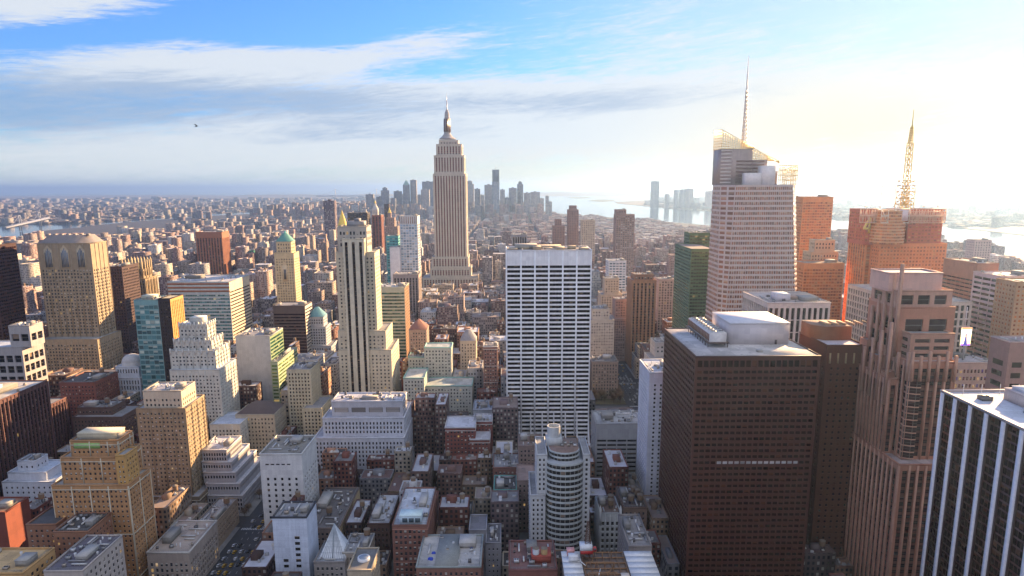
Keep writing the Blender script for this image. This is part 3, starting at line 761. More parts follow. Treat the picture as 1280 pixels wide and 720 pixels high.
# upper western shaft with the sloping roof line
g = Geo(); zA, zB, zC = PZ(186, Yb+30), PZ(200, Yb+30), PZ(214, Yb+30)
xm, xn = PX(939, 200, Yb+30), PX(972, 210, Yb+30); xl = xl1+1
mw_ = wall_mat((.36, .28, .26), .5)
g.box(xl, xm, Yb+27, Yb+58, ztop, zA, mw_); g.box(xm, PX(958, 200, Yb+30), Yb+27, Yb+58, ztop, zB, mw_); g.box(PX(958, 200, Yb+30), xn, Yb+29, Yb+58, ztop, zC, mw_)
for k in range(11):
    z = ztop+2+k*4.0
    if z < zA-2: g.box(xl-.1, xl+12, Yb+26.6, Yb+27, z, z+1.6, plain((.62, .54, .52), .4)); 
    if z < zB-2: g.box(xm-18, xm+14, Yb+26.6, Yb+27, z, z+1.8, plain((.16, .10, .09), .3))
i = b.add('upper_shaft', g)
def screen(p0, p1, y0, y1, zb0, zt0, zt1, nx, nz, mat, r=.22):
    g = Geo()
    for k in range(nx+1):
        f = k/nx; x = p0+(p1-p0)*f; y = y0+(y1-y0)*f; g.bar((x, y, zb0), (x, y, zt0+(zt1-zt0)*f), r, mat)
    for k in range(nz+1):
        q = k/nz; za, zc = zb0+(zt0-zb0)*q, zb0+(zt1-zb0)*q; g.bar((p0, y0, za), (p1, y1, zc), r, mat)
    return g
scm = plain((.80, .62, .25), .35, .3, name='screen_steel')
b.add('lattice_screen', screen(PX(903, 163, Yb+27), PX(943, 180, Yb+27), Yb+27, Yb+27, zA, PZ(162, Yb+27), PZ(184, Yb+27), 14, 7, scm))
b.add('lattice_screen', screen(PX(939, 184, Yb+27.5), PX(974, 205, Yb+27.5), Yb+27.5, Yb+27.5, zB-1, PZ(183, Yb+27), PZ(204, Yb+27), 12, 5, scm))
b.add('lattice_screen', screen(xl, xl, Yb+58, Yb+27, zA, PZ(160, Yb+27), PZ(162, Yb+27), 8, 7, scm))
b.add('lattice_screen', screen(PX(974, 207, Yb+10), PX(998, 207, Yb+10), Yb+10, Yb+10, ztop, PZ(207, Yb+10), PZ(207, Yb+10), 9, 4, scm))
b.add('lattice_screen', screen(PX(998, 207, Yb+10), xr1, Yb+10, Yb+55, ztop, PZ(207, Yb+10), PZ(212, Yb+10), 9, 4, scm))
g = Geo(); g.box(PX(932, 222, Yb+8), PX(952, 222, Yb+8), Yb+8, Yb+20, ztop, PZ(216, Yb+8), plain((.78, .72, .70))); g.box(PX(953, 222, Yb+8), PX(969, 222, Yb+8), Yb+8, Yb+24, ztop, PZ(207, Yb+8), plain((.78, .72, .70))); b.add('plant_room', g)
g = Geo(); 
scg = bpy.data.materials.new('screen_glass'); scg.use_nodes = True; _b = scg.node_tree.nodes['Principled BSDF']; _b.inputs['Base Color'].default_value = (.9, .68, .25, 1); _b.inputs['Alpha'].default_value = .38; _b.inputs['Roughness'].default_value = .3
def sglass(p, zb0, y): 
    gg = Geo(); gg.add([(p[0], y, zb0), (p[1], y, zb0), (p[1], y, p[3]), (p[0], y, p[2])], [(0, 1, 2, 3)], scg); b.add('screen_glass', gg)
sglass((PX(903, 163, Yb+27), PX(943, 180, Yb+27), PZ(163, Yb+27), PZ(185, Yb+27)), zA, Yb+27.3)
sglass((PX(939, 184, Yb+27.5), PX(974, 205, Yb+27.5), PZ(184, Yb+27), PZ(205, Yb+27)), zB-1, Yb+27.8)
sglass((PX(974, 207, Yb+10), PX(998, 207, Yb+10), PZ(208, Yb+10), PZ(208, Yb+10)), ztop, Yb+10.4)
g = Geo(); sx = PX(931.3, 150, Yb+40); sy = Yb+40; za, zb, zc = PZ(184, sy), PZ(112, sy), PZ(70, sy); wsp = plain((.75, .68, .62), .4)
for k in range(14):
    z0_, z1_ = za+(zb-za)*k/14, za+(zb-za)*(k+1)/14; r0_, r1_ = 3.0-2.0*k/14, 3.0-2.0*(k+1)/14
    for a in range(3):
        A0 = a*2.094; A1 = (a+1)*2.094
        g.bar((sx+r0_*math.cos(A0), sy+r0_*math.sin(A0), z0_), (sx+r1_*math.cos(A0), sy+r1_*math.sin(A0), z1_), .42, wsp)
        g.bar((sx+r0_*math.cos(A0), sy+r0_*math.sin(A0), z0_), (sx+r1_*math.cos(A1), sy+r1_*math.sin(A1), z1_), .2, wsp)
    g.cyl(sx, sy, z1_-.2, z1_+.2, r1_*1.15, r1_*1.15, wsp, 8)
g.cyl(sx, sy, zb, (zb+zc)/2, 1.0, .7, wsp, 8); g.cyl(sx, sy, (zb+zc)/2, zc, .55, .25, wsp, 8); b.add('spire', g)

# --- broadcasting tower with the rounded corner, crown frames and lattice mast
b = Bld('broadcast_tower', 'orange glass tower with rounded bay, numeral sign, rooftop frames and lattice mast', 'skyscraper')
Yq = 800; og = St((.70, .25, .07), 4.2, 4.2, .8, .6, .3, glass=GL_orange, mx=1, mt=3)  # orange lens flare is put into the wall and glass colours of this tower
x0, x1 = PX(1078, 340, Yq+20), PX(1102, 340, Yq+20)
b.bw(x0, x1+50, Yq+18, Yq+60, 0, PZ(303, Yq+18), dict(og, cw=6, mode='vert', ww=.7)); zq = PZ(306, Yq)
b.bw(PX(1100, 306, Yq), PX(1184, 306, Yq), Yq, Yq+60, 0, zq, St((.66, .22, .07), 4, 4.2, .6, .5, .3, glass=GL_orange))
xc, rc = PX(1117, 280, Yq), (PX(1136, 280, Yq)-PX(1099, 280, Yq))/2+1
cyr = [(xc+rc*math.cos(a), Yq+12+rc*math.sin(a)) for a in np.linspace(math.pi, 2*math.pi, 13)]+[(xc+rc, Yq+30), (xc-rc, Yq+30)]
zk = PZ(264, Yq)
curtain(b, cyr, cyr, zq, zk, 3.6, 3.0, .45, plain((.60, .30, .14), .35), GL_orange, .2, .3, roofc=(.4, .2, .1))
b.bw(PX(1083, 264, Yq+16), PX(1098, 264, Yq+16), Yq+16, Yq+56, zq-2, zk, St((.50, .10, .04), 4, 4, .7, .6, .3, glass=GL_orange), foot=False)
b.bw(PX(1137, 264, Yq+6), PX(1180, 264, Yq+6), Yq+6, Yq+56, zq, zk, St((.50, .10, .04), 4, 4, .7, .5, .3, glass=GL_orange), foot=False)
fm = plain((.85, .72, .58), .4, name='frame_steel'); fr = plain((.80, .50, .34), .4)
def truss(x0, y0, x1, y1, z0, z1, n, mat, r=.45):
    g = Geo()
    for k in range(n+1):
        f = k/n; x, y = x0+(x1-x0)*f, y0+(y1-y0)*f; g.bar((x, y, z0), (x, y, z1), r*.7, mat)
        if k < n:
            f2 = (k+1)/n; X2, Y2 = x0+(x1-x0)*f2, y0+(y1-y0)*f2
            g.bar((x, y, z0 if k % 2 else z1), (X2, Y2, z1 if k % 2 else z0), r*.6, mat)
    for z in (z0, z1, (z0+z1)/2): g.bar((x0, y0, z), (x1, y1, z), r, mat)
    return g
zt2 = PZ(262, Yq); zl2 = PZ(279, Yq)
b.add('crown_frame', truss(PX(1100, 262, Yq), Yq-4, PX(1135, 262, Yq), Yq-4, zl2, zt2, 4, fm))
b.add('crown_frame', truss(PX(1137, 262, Yq), Yq-2, PX(1181, 262, Yq), Yq-2, zl2, zt2, 12, fr, .5)); b.add('crown_frame', truss(PX(1078, 262, Yq+4), Yq+8, PX(1099, 262, Yq+4), Yq+6, zl2, zt2, 6, fr, .5))
b.add('crown_frame', truss(PX(1137, 262, Yq), Yq-3, PX(1181, 262, Yq), Yq-3, zl2+2, zt2-3, 16, fr, .35))
g = Geo(); g.box(PX(1124, 270, Yq-5), PX(1135, 270, Yq-5), Yq-5.5, Yq-4.6, PZ(277, Yq-5), PZ(263, Yq-5), plain((.72, .55, .55))); b.add('sign_panel', g)
# numeral 4
g = Geo(); m4 = plain((1.0, .78, .22), .4, name='sign_yellow'); xs4, ys4 = PX(1080.5, 285, Yq+13), Yq+14.2; z4, h4 = PZ(292, Yq+13), 19
g.box(xs4+5.6, xs4+7.8, ys4, ys4+.8, z4, z4+h4, m4); g.box(xs4-.5, xs4+10, ys4, ys4+.8, z4+4.5, z4+6.6, m4); g.bar((xs4+.4, ys4+.4, z4+5.5), (xs4+6.4, ys4+.4, z4+h4-.8), 1.0, m4)
b.add('numeral_sign', g)
g = Geo(); mx_, my = PX(1131, 250, Yq+30), Yq+30; ym = plain((.72, .50, .10), .4, name='mast_paint')
z0m, z1m, z2m, z3m = zk, PZ(226, my), PZ(180, my), PZ(138, my)
def lat(g, cx, cy, z0, z1, r0, r1, n, m, t=.3):
    for k in range(n):
        a0, a1 = k/n, (k+1)/n; ra, rb = r0+(r1-r0)*a0, r0+(r1-r0)*a1; za, zb_ = z0+(z1-z0)*a0, z0+(z1-z0)*a1
        P = [(cx+s1*ra, cy+s2*ra, za) for s1, s2 in ((-1, -1), (1, -1), (1, 1), (-1, 1))]; Q = [(cx+s1*rb, cy+s2*rb, zb_) for s1, s2 in ((-1, -1), (1, -1), (1, 1), (-1, 1))]
        for j in range(4):
            g.bar(P[j], Q[j], t, m); g.bar(P[j], Q[(j+1) % 4], t*.6, m); g.bar(Q[j], Q[(j+1) % 4], t*.6, m)
lat(g, mx_, my, z0m, z1m, 7.5, 6.5, 5, ym, .36); lat(g, mx_, my, z0m, z2m, 3.2, 2.4, 12, ym, .42); lat(g, mx_, my, z2m, (z2m+z3m)/2, 1.8, 1.0, 7, ym, .36)
g.cyl(mx_, my, (z2m+z3m)/2, z3m, .7, .25, ym, 8)
for k in range(9):
    z = z0m+(z1m-z0m)*(k+.5)/9
    for sx_ in (-1, 1): g.cyl(mx_+sx_*7.6, my-2+k % 3*2, z-.9, z+.9, 1.0, 1.0, fm, 8); g.cyl(mx_+sx_*4.4, my-7, z-.9, z+.9, .9, .9, ym, 8)
i = b.add('lattice_mast', g)
g = Geo(); zr2 = PZ(233, my); w_ = 21
for s1, s2 in ((-1, -1), (1, -1), (1, 1), (-1, 1)):
    g.bar((mx_+s1*w_, my+s2*w_*.7, zr2), (mx_+s1*w_, my+s2*w_*.7, zr2-11), .4, fm); g.bar((mx_, my, zr2), (mx_+s1*w_, my+s2*w_*.7, zr2), .3, fm)
for a, c in (((-1, -1), (1, -1)), ((1, -1), (1, 1)), ((1, 1), (-1, 1)), ((-1, 1), (-1, -1))): g.bar((mx_+a[0]*w_, my+a[1]*w_*.7, zr2), (mx_+c[0]*w_, my+c[1]*w_*.7, zr2), .45, fm)
b.add('antenna_ring', g, None, i)
for k in range(6):
    g = Geo(); xx = PX(1082+k*18, 262, Yq+30); g.cyl(xx, Yq+30, zk, zk+3.5+k % 2*2, .3, .2, fm, 6); g.cyl(xx, Yq+30, zk+3.5, zk+4.4, 1.4, 1.1, fm, 10); b.add('antenna', g)

# --- stepped pink granite tower with piers, right foreground
b = Bld('stepped_tower', 'stepped pinkish granite tower with tall piers and corner glass, right of the chestnut tower', 'office tower')
gr = (.43, .20, .13); GA = glass_mat((.030, .010, .008), .25, 0, (.20, .09, .06), .12, spec=.3)
sA = St(gr, 5.0, 4.0, .62, .58, .8, glass=GA, mode='vert', back=wall_mat((.12, .04, .03)), mx=1.5, mt=2.5, rib=1, ribw=.55, trim=wall_mat((.50, .275, .19)))
sB = St(gr, 6.0, 4.2, .66, .62, .6, glass=GA, mx=2, mt=3)
def yz(py, Y, px=1150): return T(px, py, Y)[1]
xL = PX(1124, 580, 370.8); zb = yz(580, 370.8)
b.bw(xL, xL+42, 370.8, 432.8, 0, zb-1, sA, roof=(.5, .4, .38))
xM = PX(1139, 452, 379.8); zm = yz(452, 379.8); b.bw(xM, xM+27, 379.8, 428.7, zb-1, zm-1, sA, foot=False, roof=(.5, .4, .38))
xW = xM-6; b.bw(xW, xM-.3, 389.6, 436, zb-1, zm-14, dict(sA, cw=4.0), foot=False); zs_ = zm-14
for k, (dy, dz) in enumerate(((0, 0), (13, 7), (26, 14))): b.bw(xW+.6+k*.2, xM-.4, 393.6+dy, 402.6+dy, zs_-1, zs_+dz+3, dict(sA, cw=4.2, rib=0), foot=False)
xU = PX(1139, 417, 386.3); zu = yz(417, 386.3); b.bw(xU, xU+26, 386.3, 423.8, zm-1, zu-.8, St((.44, .24, .17), 10, 4.4, .80, .5, .7, glass=GA, mx=1.6, mt=1.5), foot=False)
xV = PX(1125, 384, 395.3); zv = yz(384, 395.3); b.bw(xV, xV+33.5, 395.3, 430.3, zm-1, zv-.8, St(gr, 13, 11, .74, .72, .8, glass=GA, mx=2.4, mt=5), foot=False)
xT = PX(1121, 363, 399.3); zt_ = yz(363, 399.3); b.bw(xT, xT+34, 399.3, 427.1, zv-1, zt_-.8, St((.47, .27, .2), 10, 7, .72, .8, .6, glass=GA, mx=2, mt=1.5), foot=False)
xP = PX(1112, 341, 402.6); zp = yz(341, 402.6); b.bw(xP, xP+32.5, 402.6, 423.8, zt_-1, zp-.8, St((.60, .45, .45), 7, 400, .92, .0, .2, glass=GA, mt=1000, wmat=wall_mat((.60, .37, .31), .5)), foot=False, roof=(.6, .5, .48))
g = Geo(); m = sA['trim']; xf = PX(1110, 352, 396.1)
for (zz, y_) in ((322, 395), (334, 402), (346, 409), (360, 416), (374, 423)): g.box(xV-1.4, xV+.2, y_, y_+1.8, zm-1, yz(zz+8, y_), m)
for (zz, y_) in ((395, 391), (405, 400), (415, 409), (425, 418), (435, 427)): g.box(xW-1.2, xW+.2, y_, y_+1.6, zm-30, yz(zz+8, y_), m)
b.add('stone_fin', g)
for k in range(6):
    g = Geo(); g.box(xM-.3+k*5.1, xM+1.1+k*5.1, 378.6, 380.1, zm-12, zm+6-(k % 2)*2.5, m); b.add('pier_cap', g)
for k in range(5):
    g = Geo(); g.box(xM-1.2, xM+.4, 381+k*10, 382.7+k*10, zm-12, zm+5-(k % 2)*2.5, m); b.add('pier_cap', g)
g = Geo()
for r in range(int((zm-8-zb)/4)):
    z = zb+r*4; g.prism([(xM-.8, 379.9), (xM-.8+4.5, 377.6), (xM+6.1, 377.6), (xM+6.1, 379.7), (xM, 384)], z, z+.7, m)
    b.panes.setdefault(GA, []).append(np.array([[(xM-.5, 379.8, z+.7), (xM+3.6, 377.8, z+.7), (xM+3.6, 377.8, z+4), (xM-.5, 379.8, z+4)], [(xM+3.7, 377.8, z+.7), (xM+6.0, 377.8, z+.7), (xM+6.0, 377.8, z+4), (xM+3.7, 377.8, z+4)]]))
b.add('corner_bay', g)

# --- cream limestone tower with three dark stripes
b = Bld('limestone_tower', 'slim cream limestone tower with three full-height dark stripes and sunlit side', 'office tower')
cr = (.56, .50, .38); sc_ = St(cr, 4.2, 3.9, .42, .48, .4, glass=GL, mx=1.5, mt=4)
b.blk(423, 489, 437, 688, 50, sc_); b.blk(422, 482, 413, 691, 42, sc_)
x0, z = T(419.5, 315, 694); x1, _ = T(468, 315, 694); x2, ztt = T(422, 283, 695); x3, _ = T(458, 283, 695); z0 = b.top[5]
b.bw(x0, x1, 694, 722, z0, z-1, sc_, foot=False)
sx0, sx1 = T(429, 300, 690)[0], T(456, 300, 690)[0]
# projecting striped bay
wst = St((.60, .55, .43), (sx1-sx0)/3, 4.0, .40, .62, 1.6, glass=GL_dark, mode='vert', back=wall_mat((.05, .03, .025)), mx=.1, mt=2)
b.bw(sx0, sx1, 691.5-6, 700, 0, T(440, 299, 690)[1], wst, foot=False)
b.bw(x2, x3, 695, 718, z-1, ztt-1, St((.46, .42, .36), 3.4, 6, .55, .55, .3, glass=GL, mt=3), foot=False)
b.shed(x2+8, x3-4, 700, 714, ztt, 4.5, (.34, .33, .33), 'plant_room'); b.shed(x2+16, x3-9, 701, 712, ztt+4.8, 2.5, (.22, .22, .24)); b.clutter(4, seed=3); FIFTH = b

# --- stepped office with the convex glass bow front
b = Bld('bow_front_tower', 'silver tower with convex banded glass bow between two piers and a rooftop drum', 'office tower')
Yr = 425; xa, xb = T(663, 622, Yr)[0], T(741, 622, Yr)[0]; silver = (.52, .53, .54)
s1 = St(silver, 3.3, 3.5, .42, .55, .4, glass=GL_dark, mx=.8, mt=1.5)
ztw = yz(567, Yr+6, 676); zlw = yz(620, Yr, 665)
b.bw(xa, T(682, 620, Yr)[0], Yr+2, Yr+40, 0, zlw-1, s1)
b.bw(T(671, 569, Yr+5)[0], T(684, 569, Yr+5)[0], Yr+5, Yr+38, zlw-1, ztw-1, s1, foot=False)
b.bw(T(729, 569, Yr+5)[0], T(738, 569, Yr+5)[0], Yr+5, Yr+38, 0, ztw-1, s1)
ca, cb = T(683.5, 600, Yr)[0], T(729.5, 600, Yr)[0]; cm, hw = (ca+cb)/2, (cb-ca)/2
arc = [(cm+hw*math.cos(a), Yr+7+9*math.sin(a)) for a in np.linspace(math.pi, 2*math.pi, 13)]+[(cb, Yr+36), (ca, Yr+36)]
zcy = yz(577, Yr); curtain(b, arc, arc, 0, zcy, 3.9, 2.4, .36, plain((.58, .62, .62), .35, .2), GL_dark, .45, .12, roofc=(.4, .42, .44))
FOOT.append((ca, cb, Yr-3, Yr+36))
arc2 = [(cm+hw*.82*math.cos(a), Yr+12+9*math.sin(a)) for a in np.linspace(math.pi, 2*math.pi, 13)]+[(cm+hw*.82, Yr+30), (cm-hw*.82, Yr+30)]
zdr = yz(562, Yr+6); curtain(b, arc2, arc2, zcy, zdr, 3.9, 2.4, .36, plain((.58, .62, .62), .35, .2), GL_dark, .45, .12, roofc=(.3, .2, .16))
xd, _ = T(692, 540, Yr+22); zd0, zd1 = zdr, yz(530, Yr+22)
g = Geo(); m = wall_mat((.50, .52, .53)); g.box(T(683, 560, Yr+16)[0], T(703, 560, Yr+16)[0], Yr+16, Yr+28, zdr, yz(547, Yr+16), m)
n = 24; 
for k in range(n):
    a0, a1 = k*2*math.pi/n, (k+1)*2*math.pi/n; zb_ = yz(547, Yr+16)
    c0, s0, c1, s1_ = math.cos(a0), math.sin(a0), math.cos(a1), math.sin(a1); cyy = Yr+22
    g.quad((xd+4.6*c0, cyy+4.6*s0, zb_), (xd+4.6*c1, cyy+4.6*s1_, zb_), (xd+4.6*c1, cyy+4.6*s1_, zd1), (xd+4.6*c0, cyy+4.6*s0, zd1), m)
    g.quad((xd+3.9*c0, cyy+3.9*s0, zd1-4), (xd+3.9*c1, cyy+3.9*s1_, zd1-4), (xd+3.9*c1, cyy+3.9*s1_, zd1), (xd+3.9*c0, cyy+3.9*s0, zd1), m)
    g.quad((xd+4.6*c0, cyy+4.6*s0, zd1), (xd+4.6*c1, cyy+4.6*s1_, zd1), (xd+3.9*c1, cyy+3.9*s1_, zd1), (xd+3.9*c0, cyy+3.9*s0, zd1), m)
g.cyl(xd, Yr+22, zd1-4.1, zd1-4, 3.9, 3.9, roof_mat((.2, .2, .2))); b.add('rooftop_drum', g)
for k in range(5): b.ac(cm-2+k*2.2, Yr+14+k % 2*4, zdr+.06, 2, 2, 1.6)

# --- tan gothic-crowned tower, left
b = Bld('gothic_tower', 'wide tan stone tower with pointed-arch windows under a grey hipped roof, left side', 'office tower')
tan = (.32, .25, .17); sT = St(tan, 3.7, 4.0, .50, .55, .4, glass=GL, mx=1.5, mt=5, rib=2, ribw=.5)
b.blk(34, 130, 470, 770, 50, sT); b.blk(50, 121, 424, 782, 50, sT); b.blk(46, 112, 304, 800, 34, dict(sT, mt=30)); t = b.top
g = Geo(); g.pyr(t[0]+2, t[1]-2, t[2]+2, t[3]-2, t[5]+1, t[5]+10, wall_mat((.26, .23, .22)), .72); b.add('hipped_roof', g)
for k, fx in enumerate((.19, .50, .81)):
    xx = t[0]+(t[1]-t[0])*fx; f = Geo(); hh = 24; zz = t[5]-28; wd = 4.2
    f.box(xx-wd-.6, xx+wd+.6, t[2]-.5, t[2]+.05, zz-1, zz+hh-3, wall_mat((.46, .38, .27)))
    for q in range(5):
        x0_ = xx-wd+q*wd*2/5; f.box(x0_+.25, x0_+wd*2/5-.25, t[2]-.62, t[2]-.52, zz+.5, zz+hh-6+(2-abs(q-2))*2.4, glass_mat((.10, .13, .17), .3, 0, (.6, .65, .7), .1, sash=False))
    f.tri((xx-wd-.6, t[2]-.5, zz+hh-3), (xx+wd+.6, t[2]-.5, zz+hh-3), (xx, t[2]-.5, zz+hh+3), wall_mat((.46, .38, .27)))
    b.add('arched_window', f)
for k in range(7): b.shed(t[0]+6+k*8, t[0]+9+k*8, t[2]+9, t[2]+13, t[5]+9, 2.2, (.3, .26, .25))

# --- tower with the turquoise pyramid roof
b = Bld('pyramid_roof_tower', 'cream tower with a turquoise pyramid roof behind the brown box office', 'office tower')
sq = St((.56, .44, .27), 3.6, 4.0, .44, .5, .4, glass=GL, mx=1.5, mt=7)
b.blk(341, 371, 380, 1000, 34, sq); b.blk(342.5, 367, 316, 1003, 26, sq); b.blk(345, 363.5, 302, 1006, 20, dict(sq, mt=1, ch=5)); t = b.top
g = Geo(); g.pyr(t[0]-.6, t[1]+.6, t[2]-.6, t[3]+.6, t[5]+1, t[5]+13, plain((.12, .30, .25), .6), .22); g.pyr((t[0]+t[1])/2-1.5, (t[0]+t[1])/2+1.5, (t[2]+t[3])/2-1.5, (t[2]+t[3])/2+1.5, t[5]+13, t[5]+17, plain((.10, .42, .36), .5)); b.add('pyramid_roof', g)
g = Geo(); bb = b.blocks[1]; xx = (bb[0]+bb[1])/2; zz = bb[5]-42
g.box(xx-4, xx+4, bb[2]-.5, bb[2]+.1, zz, zz+24, wall_mat((.6, .47, .3))); g.box(xx-1.8, xx+1.8, bb[2]-.6, bb[2]-.4, zz+3, zz+18, GL_dark); g.tri((xx-4, bb[2]-.5, zz+24), (xx+4, bb[2]-.5, zz+24), (xx, bb[2]-.5, zz+30), wall_mat((.6, .47, .3))); b.add('arched_window', g)

# --- turquoise/black/orange glass building
b = Bld('glass_office', 'narrow office half turquoise glass and half black with copper sunlit flank', 'office tower')
x0, z = T(167, 375, 690); xm, _ = T(197, 372, 690); x1, _ = T(212, 370, 690)
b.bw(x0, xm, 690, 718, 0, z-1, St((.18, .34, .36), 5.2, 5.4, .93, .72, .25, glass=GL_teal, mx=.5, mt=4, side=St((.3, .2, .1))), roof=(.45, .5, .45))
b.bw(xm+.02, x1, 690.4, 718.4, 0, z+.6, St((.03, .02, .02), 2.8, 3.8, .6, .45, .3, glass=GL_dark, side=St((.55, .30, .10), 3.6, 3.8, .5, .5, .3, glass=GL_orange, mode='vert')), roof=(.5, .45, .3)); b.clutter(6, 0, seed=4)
b.shed(x0+4, x0+16, 698, 710, z, 3, (.5, .5, .4))

# ================================================================== the other named buildings
BRK, BRN, TAN, CRM, GRY, WHT = (.24, .105, .075), (.15, .09, .07), (.38, .29, .20), (.52, .46, .36), (.34, .35, .37), (.62, .64, .67)
WR, GRF, TARR, BLR = (.60, .60, .60), (.32, .31, .31), (.10, .095, .09), (.50, .56, .66)
def simple(label, tiers, st, name='office_building', cat='office building', roof=GRF, clut=4, tanks=0, seed=1, nwin=60, lip=None):
    b = Bld(name, label, cat, nwin=nwin)
    for i, t in enumerate(tiers):
        xl, xr, y, Y, dep = t[:5]; b.blk(xl, xr, y, Y, dep, t[5] if len(t) > 5 else st, roof=roof, lip=lip)
    if clut: b.clutter(clut, None, tanks, seed)
    return b
def sx(wall, **k): return St(wall, **k)

simple('near-black bronze tower cut off by the view edge, behind the brown block', [(-90, -12, 307, 760, 40)], sx((.05, .02, .02), cw=3.6, ch=4, ww=.85, wh=.5, glass=GL_bronze), clut=2)
simple('plain dark brown slab between the gothic tower and the crowned tower', [(128, 152, 333, 900, 40)], sx((.07, .04, .04), cw=3.4, ch=4, ww=.6, wh=.5, glass=GL_dark))
b = simple('brown stone tower with a buttressed crown of fins', [(146, 190, 380, 970, 50), (149, 181, 348, 978, 34), (152, 178, 336, 982, 26)], sx((.27, .20, .12), cw=4, ch=4, ww=.46, wh=.6, mode='vert', glass=GL_dark, rec=.8, rib=2), name='crowned_tower', clut=0)
t = b.top; g = Geo(); m = wall_mat((.36, .28, .17))
for k in range(7):
    xx = t[0]+k*(t[1]-t[0]-2)/6
    for yy in (t[2]-1, t[3]-1): g.box(xx, xx+2, yy, yy+2.4, t[5]-10, t[5]+13, m); g.pyr(xx, xx+2, yy, yy+2.4, t[5]+13, t[5]+17, m)
for k in range(1, 4): g.box(t[1]-1.4, t[1]+1, t[2]+k*6, t[2]+k*6+2, t[5]-10, t[5]+13, m)
g.box(t[0]+3, t[1]-3, t[2]+3, t[3]-3, t[5], t[5]+9, wall_mat((.26, .2, .12))); b.add('crown', g)
b = simple('wide glass office with brown and white bands and pale sunlit flank', [(209, 286, 352, 900, 72)], sx((.42, .47, .50), cw=3.2, ch=4.6, ww=.93, wh=.55, mode='horiz', glass=GL_teal, back=wall_mat((.3, .33, .35)), mx=.8, mt=16, side=sx((.55, .47, .36), cw=6, ch=4.6, ww=.98, wh=.42, glass=GL_dark, mode='horiz', mt=12)), roof=(.5, .5, .52), clut=7, seed=9)
t = b.top; g = Geo()
for k in range(3): g.box(t[0]-.3, t[1]+.3, t[2]-.3, t[2]+.1, t[5]-3.4-k*5, t[5]-1-k*5, wall_mat((.30, .13, .07)))
b.add('cornice_band', g)
simple('reddish brown slab with vertical ribs rising above the low city', [(244, 277, 290, 1700, 45)], sx((.32, .13, .07), cw=7, ch=4, ww=.5, wh=.6, mode='vert', rec=1.2, glass=GL_dark, mt=14), clut=2)
simple('small green glass tower beyond the banded glass office', [(299, 317, 313, 1900, 40)], sx((.05, .22, .16), cw=5, ch=4.4, ww=.8, wh=.5, glass=GL_green), clut=2)
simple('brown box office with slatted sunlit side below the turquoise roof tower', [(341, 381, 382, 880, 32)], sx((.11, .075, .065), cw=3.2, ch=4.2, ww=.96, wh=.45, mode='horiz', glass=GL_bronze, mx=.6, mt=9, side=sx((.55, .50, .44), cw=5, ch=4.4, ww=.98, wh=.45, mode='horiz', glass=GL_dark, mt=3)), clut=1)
b = simple('pale blue-grey tower with a small turquoise hipped roof', [(383, 414, 432, 895, 34), (383.5, 407, 408, 900, 26), (384.5, 404, 396, 903, 20)], sx((.40, .42, .46), cw=3.2, ch=3.8, ww=.5, wh=.5, glass=GL_dark), clut=0)
t = b.top; g = Geo(); g.pyr(t[0]-.3, t[1]+.3, t[2]-.3, t[3]+.3, t[5]+1, t[5]+13, plain((.12, .28, .33), .6), .2); b.add('hipped_roof', g)
simple('curved-corner green glass office next to the cream striped tower', [(470, 505.5, 359, 850, 40)], sx((.42, .42, .32), cw=3.2, ch=4.4, ww=.97, wh=.52, mode='horiz', glass=GL_green, mx=.6, mt=5, side=sx((.24, .13, .07), cw=4, ch=4, ww=.4, wh=.4, glass=GL_dark)), roof=(.5, .5, .48), clut=6)
b = simple('tall white-blue glass grid tower with brown louvred crown', [(499, 521.5, 270, 1250, 34)], sx((.60, .62, .64), cw=5.2, ch=4.8, ww=.80, wh=.74, glass=glass_mat((.28, .38, .48), .5, 0, (.6, .66, .7), .08, sash=False), mt=14), clut=2)
t = b.top; g = Geo()
for k in range(9): g.box(t[0]+k*(t[1]-t[0]-1.5)/8, t[0]+k*(t[1]-t[0]-1.5)/8+1.5, t[2]-.5, t[2]+.1, t[5]-13, t[5]+.2, wall_mat((.34, .24, .19)))
b.add('louvre', g)
simple('white blank slab attached before the glass grid tower', [(487, 499.5, 309, 1235, 26)], sx((.66, .66, .68), cw=6, ch=500, ww=.1, wh=.1, mt=900), clut=1)
simple('turquoise glass shaft behind the white blank slab', [(482.5, 497.5, 295, 1275, 24)], sx((.12, .40, .40), cw=5, ch=5, ww=.85, wh=.5, glass=GL_teal), clut=1)
simple('ribbed grey-brown office at the foot of the glass grid tower', [(491, 523, 343, 1150, 40)], sx((.34, .28, .26), cw=5, ch=4.4, ww=.5, wh=.7, mode='vert', rec=.9, glass=GL_dark, mt=5), clut=4)
simple('dark slab behind the crown of the cream striped tower', [(434, 459, 266, 1900, 40)], sx((.045, .035, .035), cw=6, ch=5, ww=.6, wh=.5, glass=GL_dark), clut=1)
simple('red-brown twin-ribbed tower left of the turquoise shaft', [(464.5, 476.5, 269, 1950, 36)], sx((.28, .11, .08), cw=8, ch=5, ww=.45, wh=.6, mode='vert', rec=1, glass=GL_dark), clut=1)
simple('slender black tower before the far downtown cluster', [(480, 486, 255, 2600, 24)], sx((.05, .04, .045), cw=5, ch=5, ww=.6, wh=.5, glass=GL_dark), clut=0)
b = simple('stone tower capped by a golden pyramid behind the cream striped tower', [(421, 433, 284, 2000, 26)], sx((.45, .38, .27), cw=5, ch=5, ww=.4, wh=.5), clut=0)
t = b.top; g = Geo(); g.pyr(t[0]+1, t[1]-1, t[2]+1, t[3]-1, t[5]+1, T(426.5, 262, 2010)[1], plain((.85, .58, .10), .3, .6, name='gilding')); b.add('pyramid_roof', g)
b = simple('stepped brown tower with small gold cap behind the turquoise shaft', [(480, 497, 283, 2350, 40), (483, 493, 272, 2355, 24), (484.5, 488.5, 266, 2360, 12)], sx((.33, .22, .17), cw=6, ch=5, ww=.4, wh=.5), clut=0)
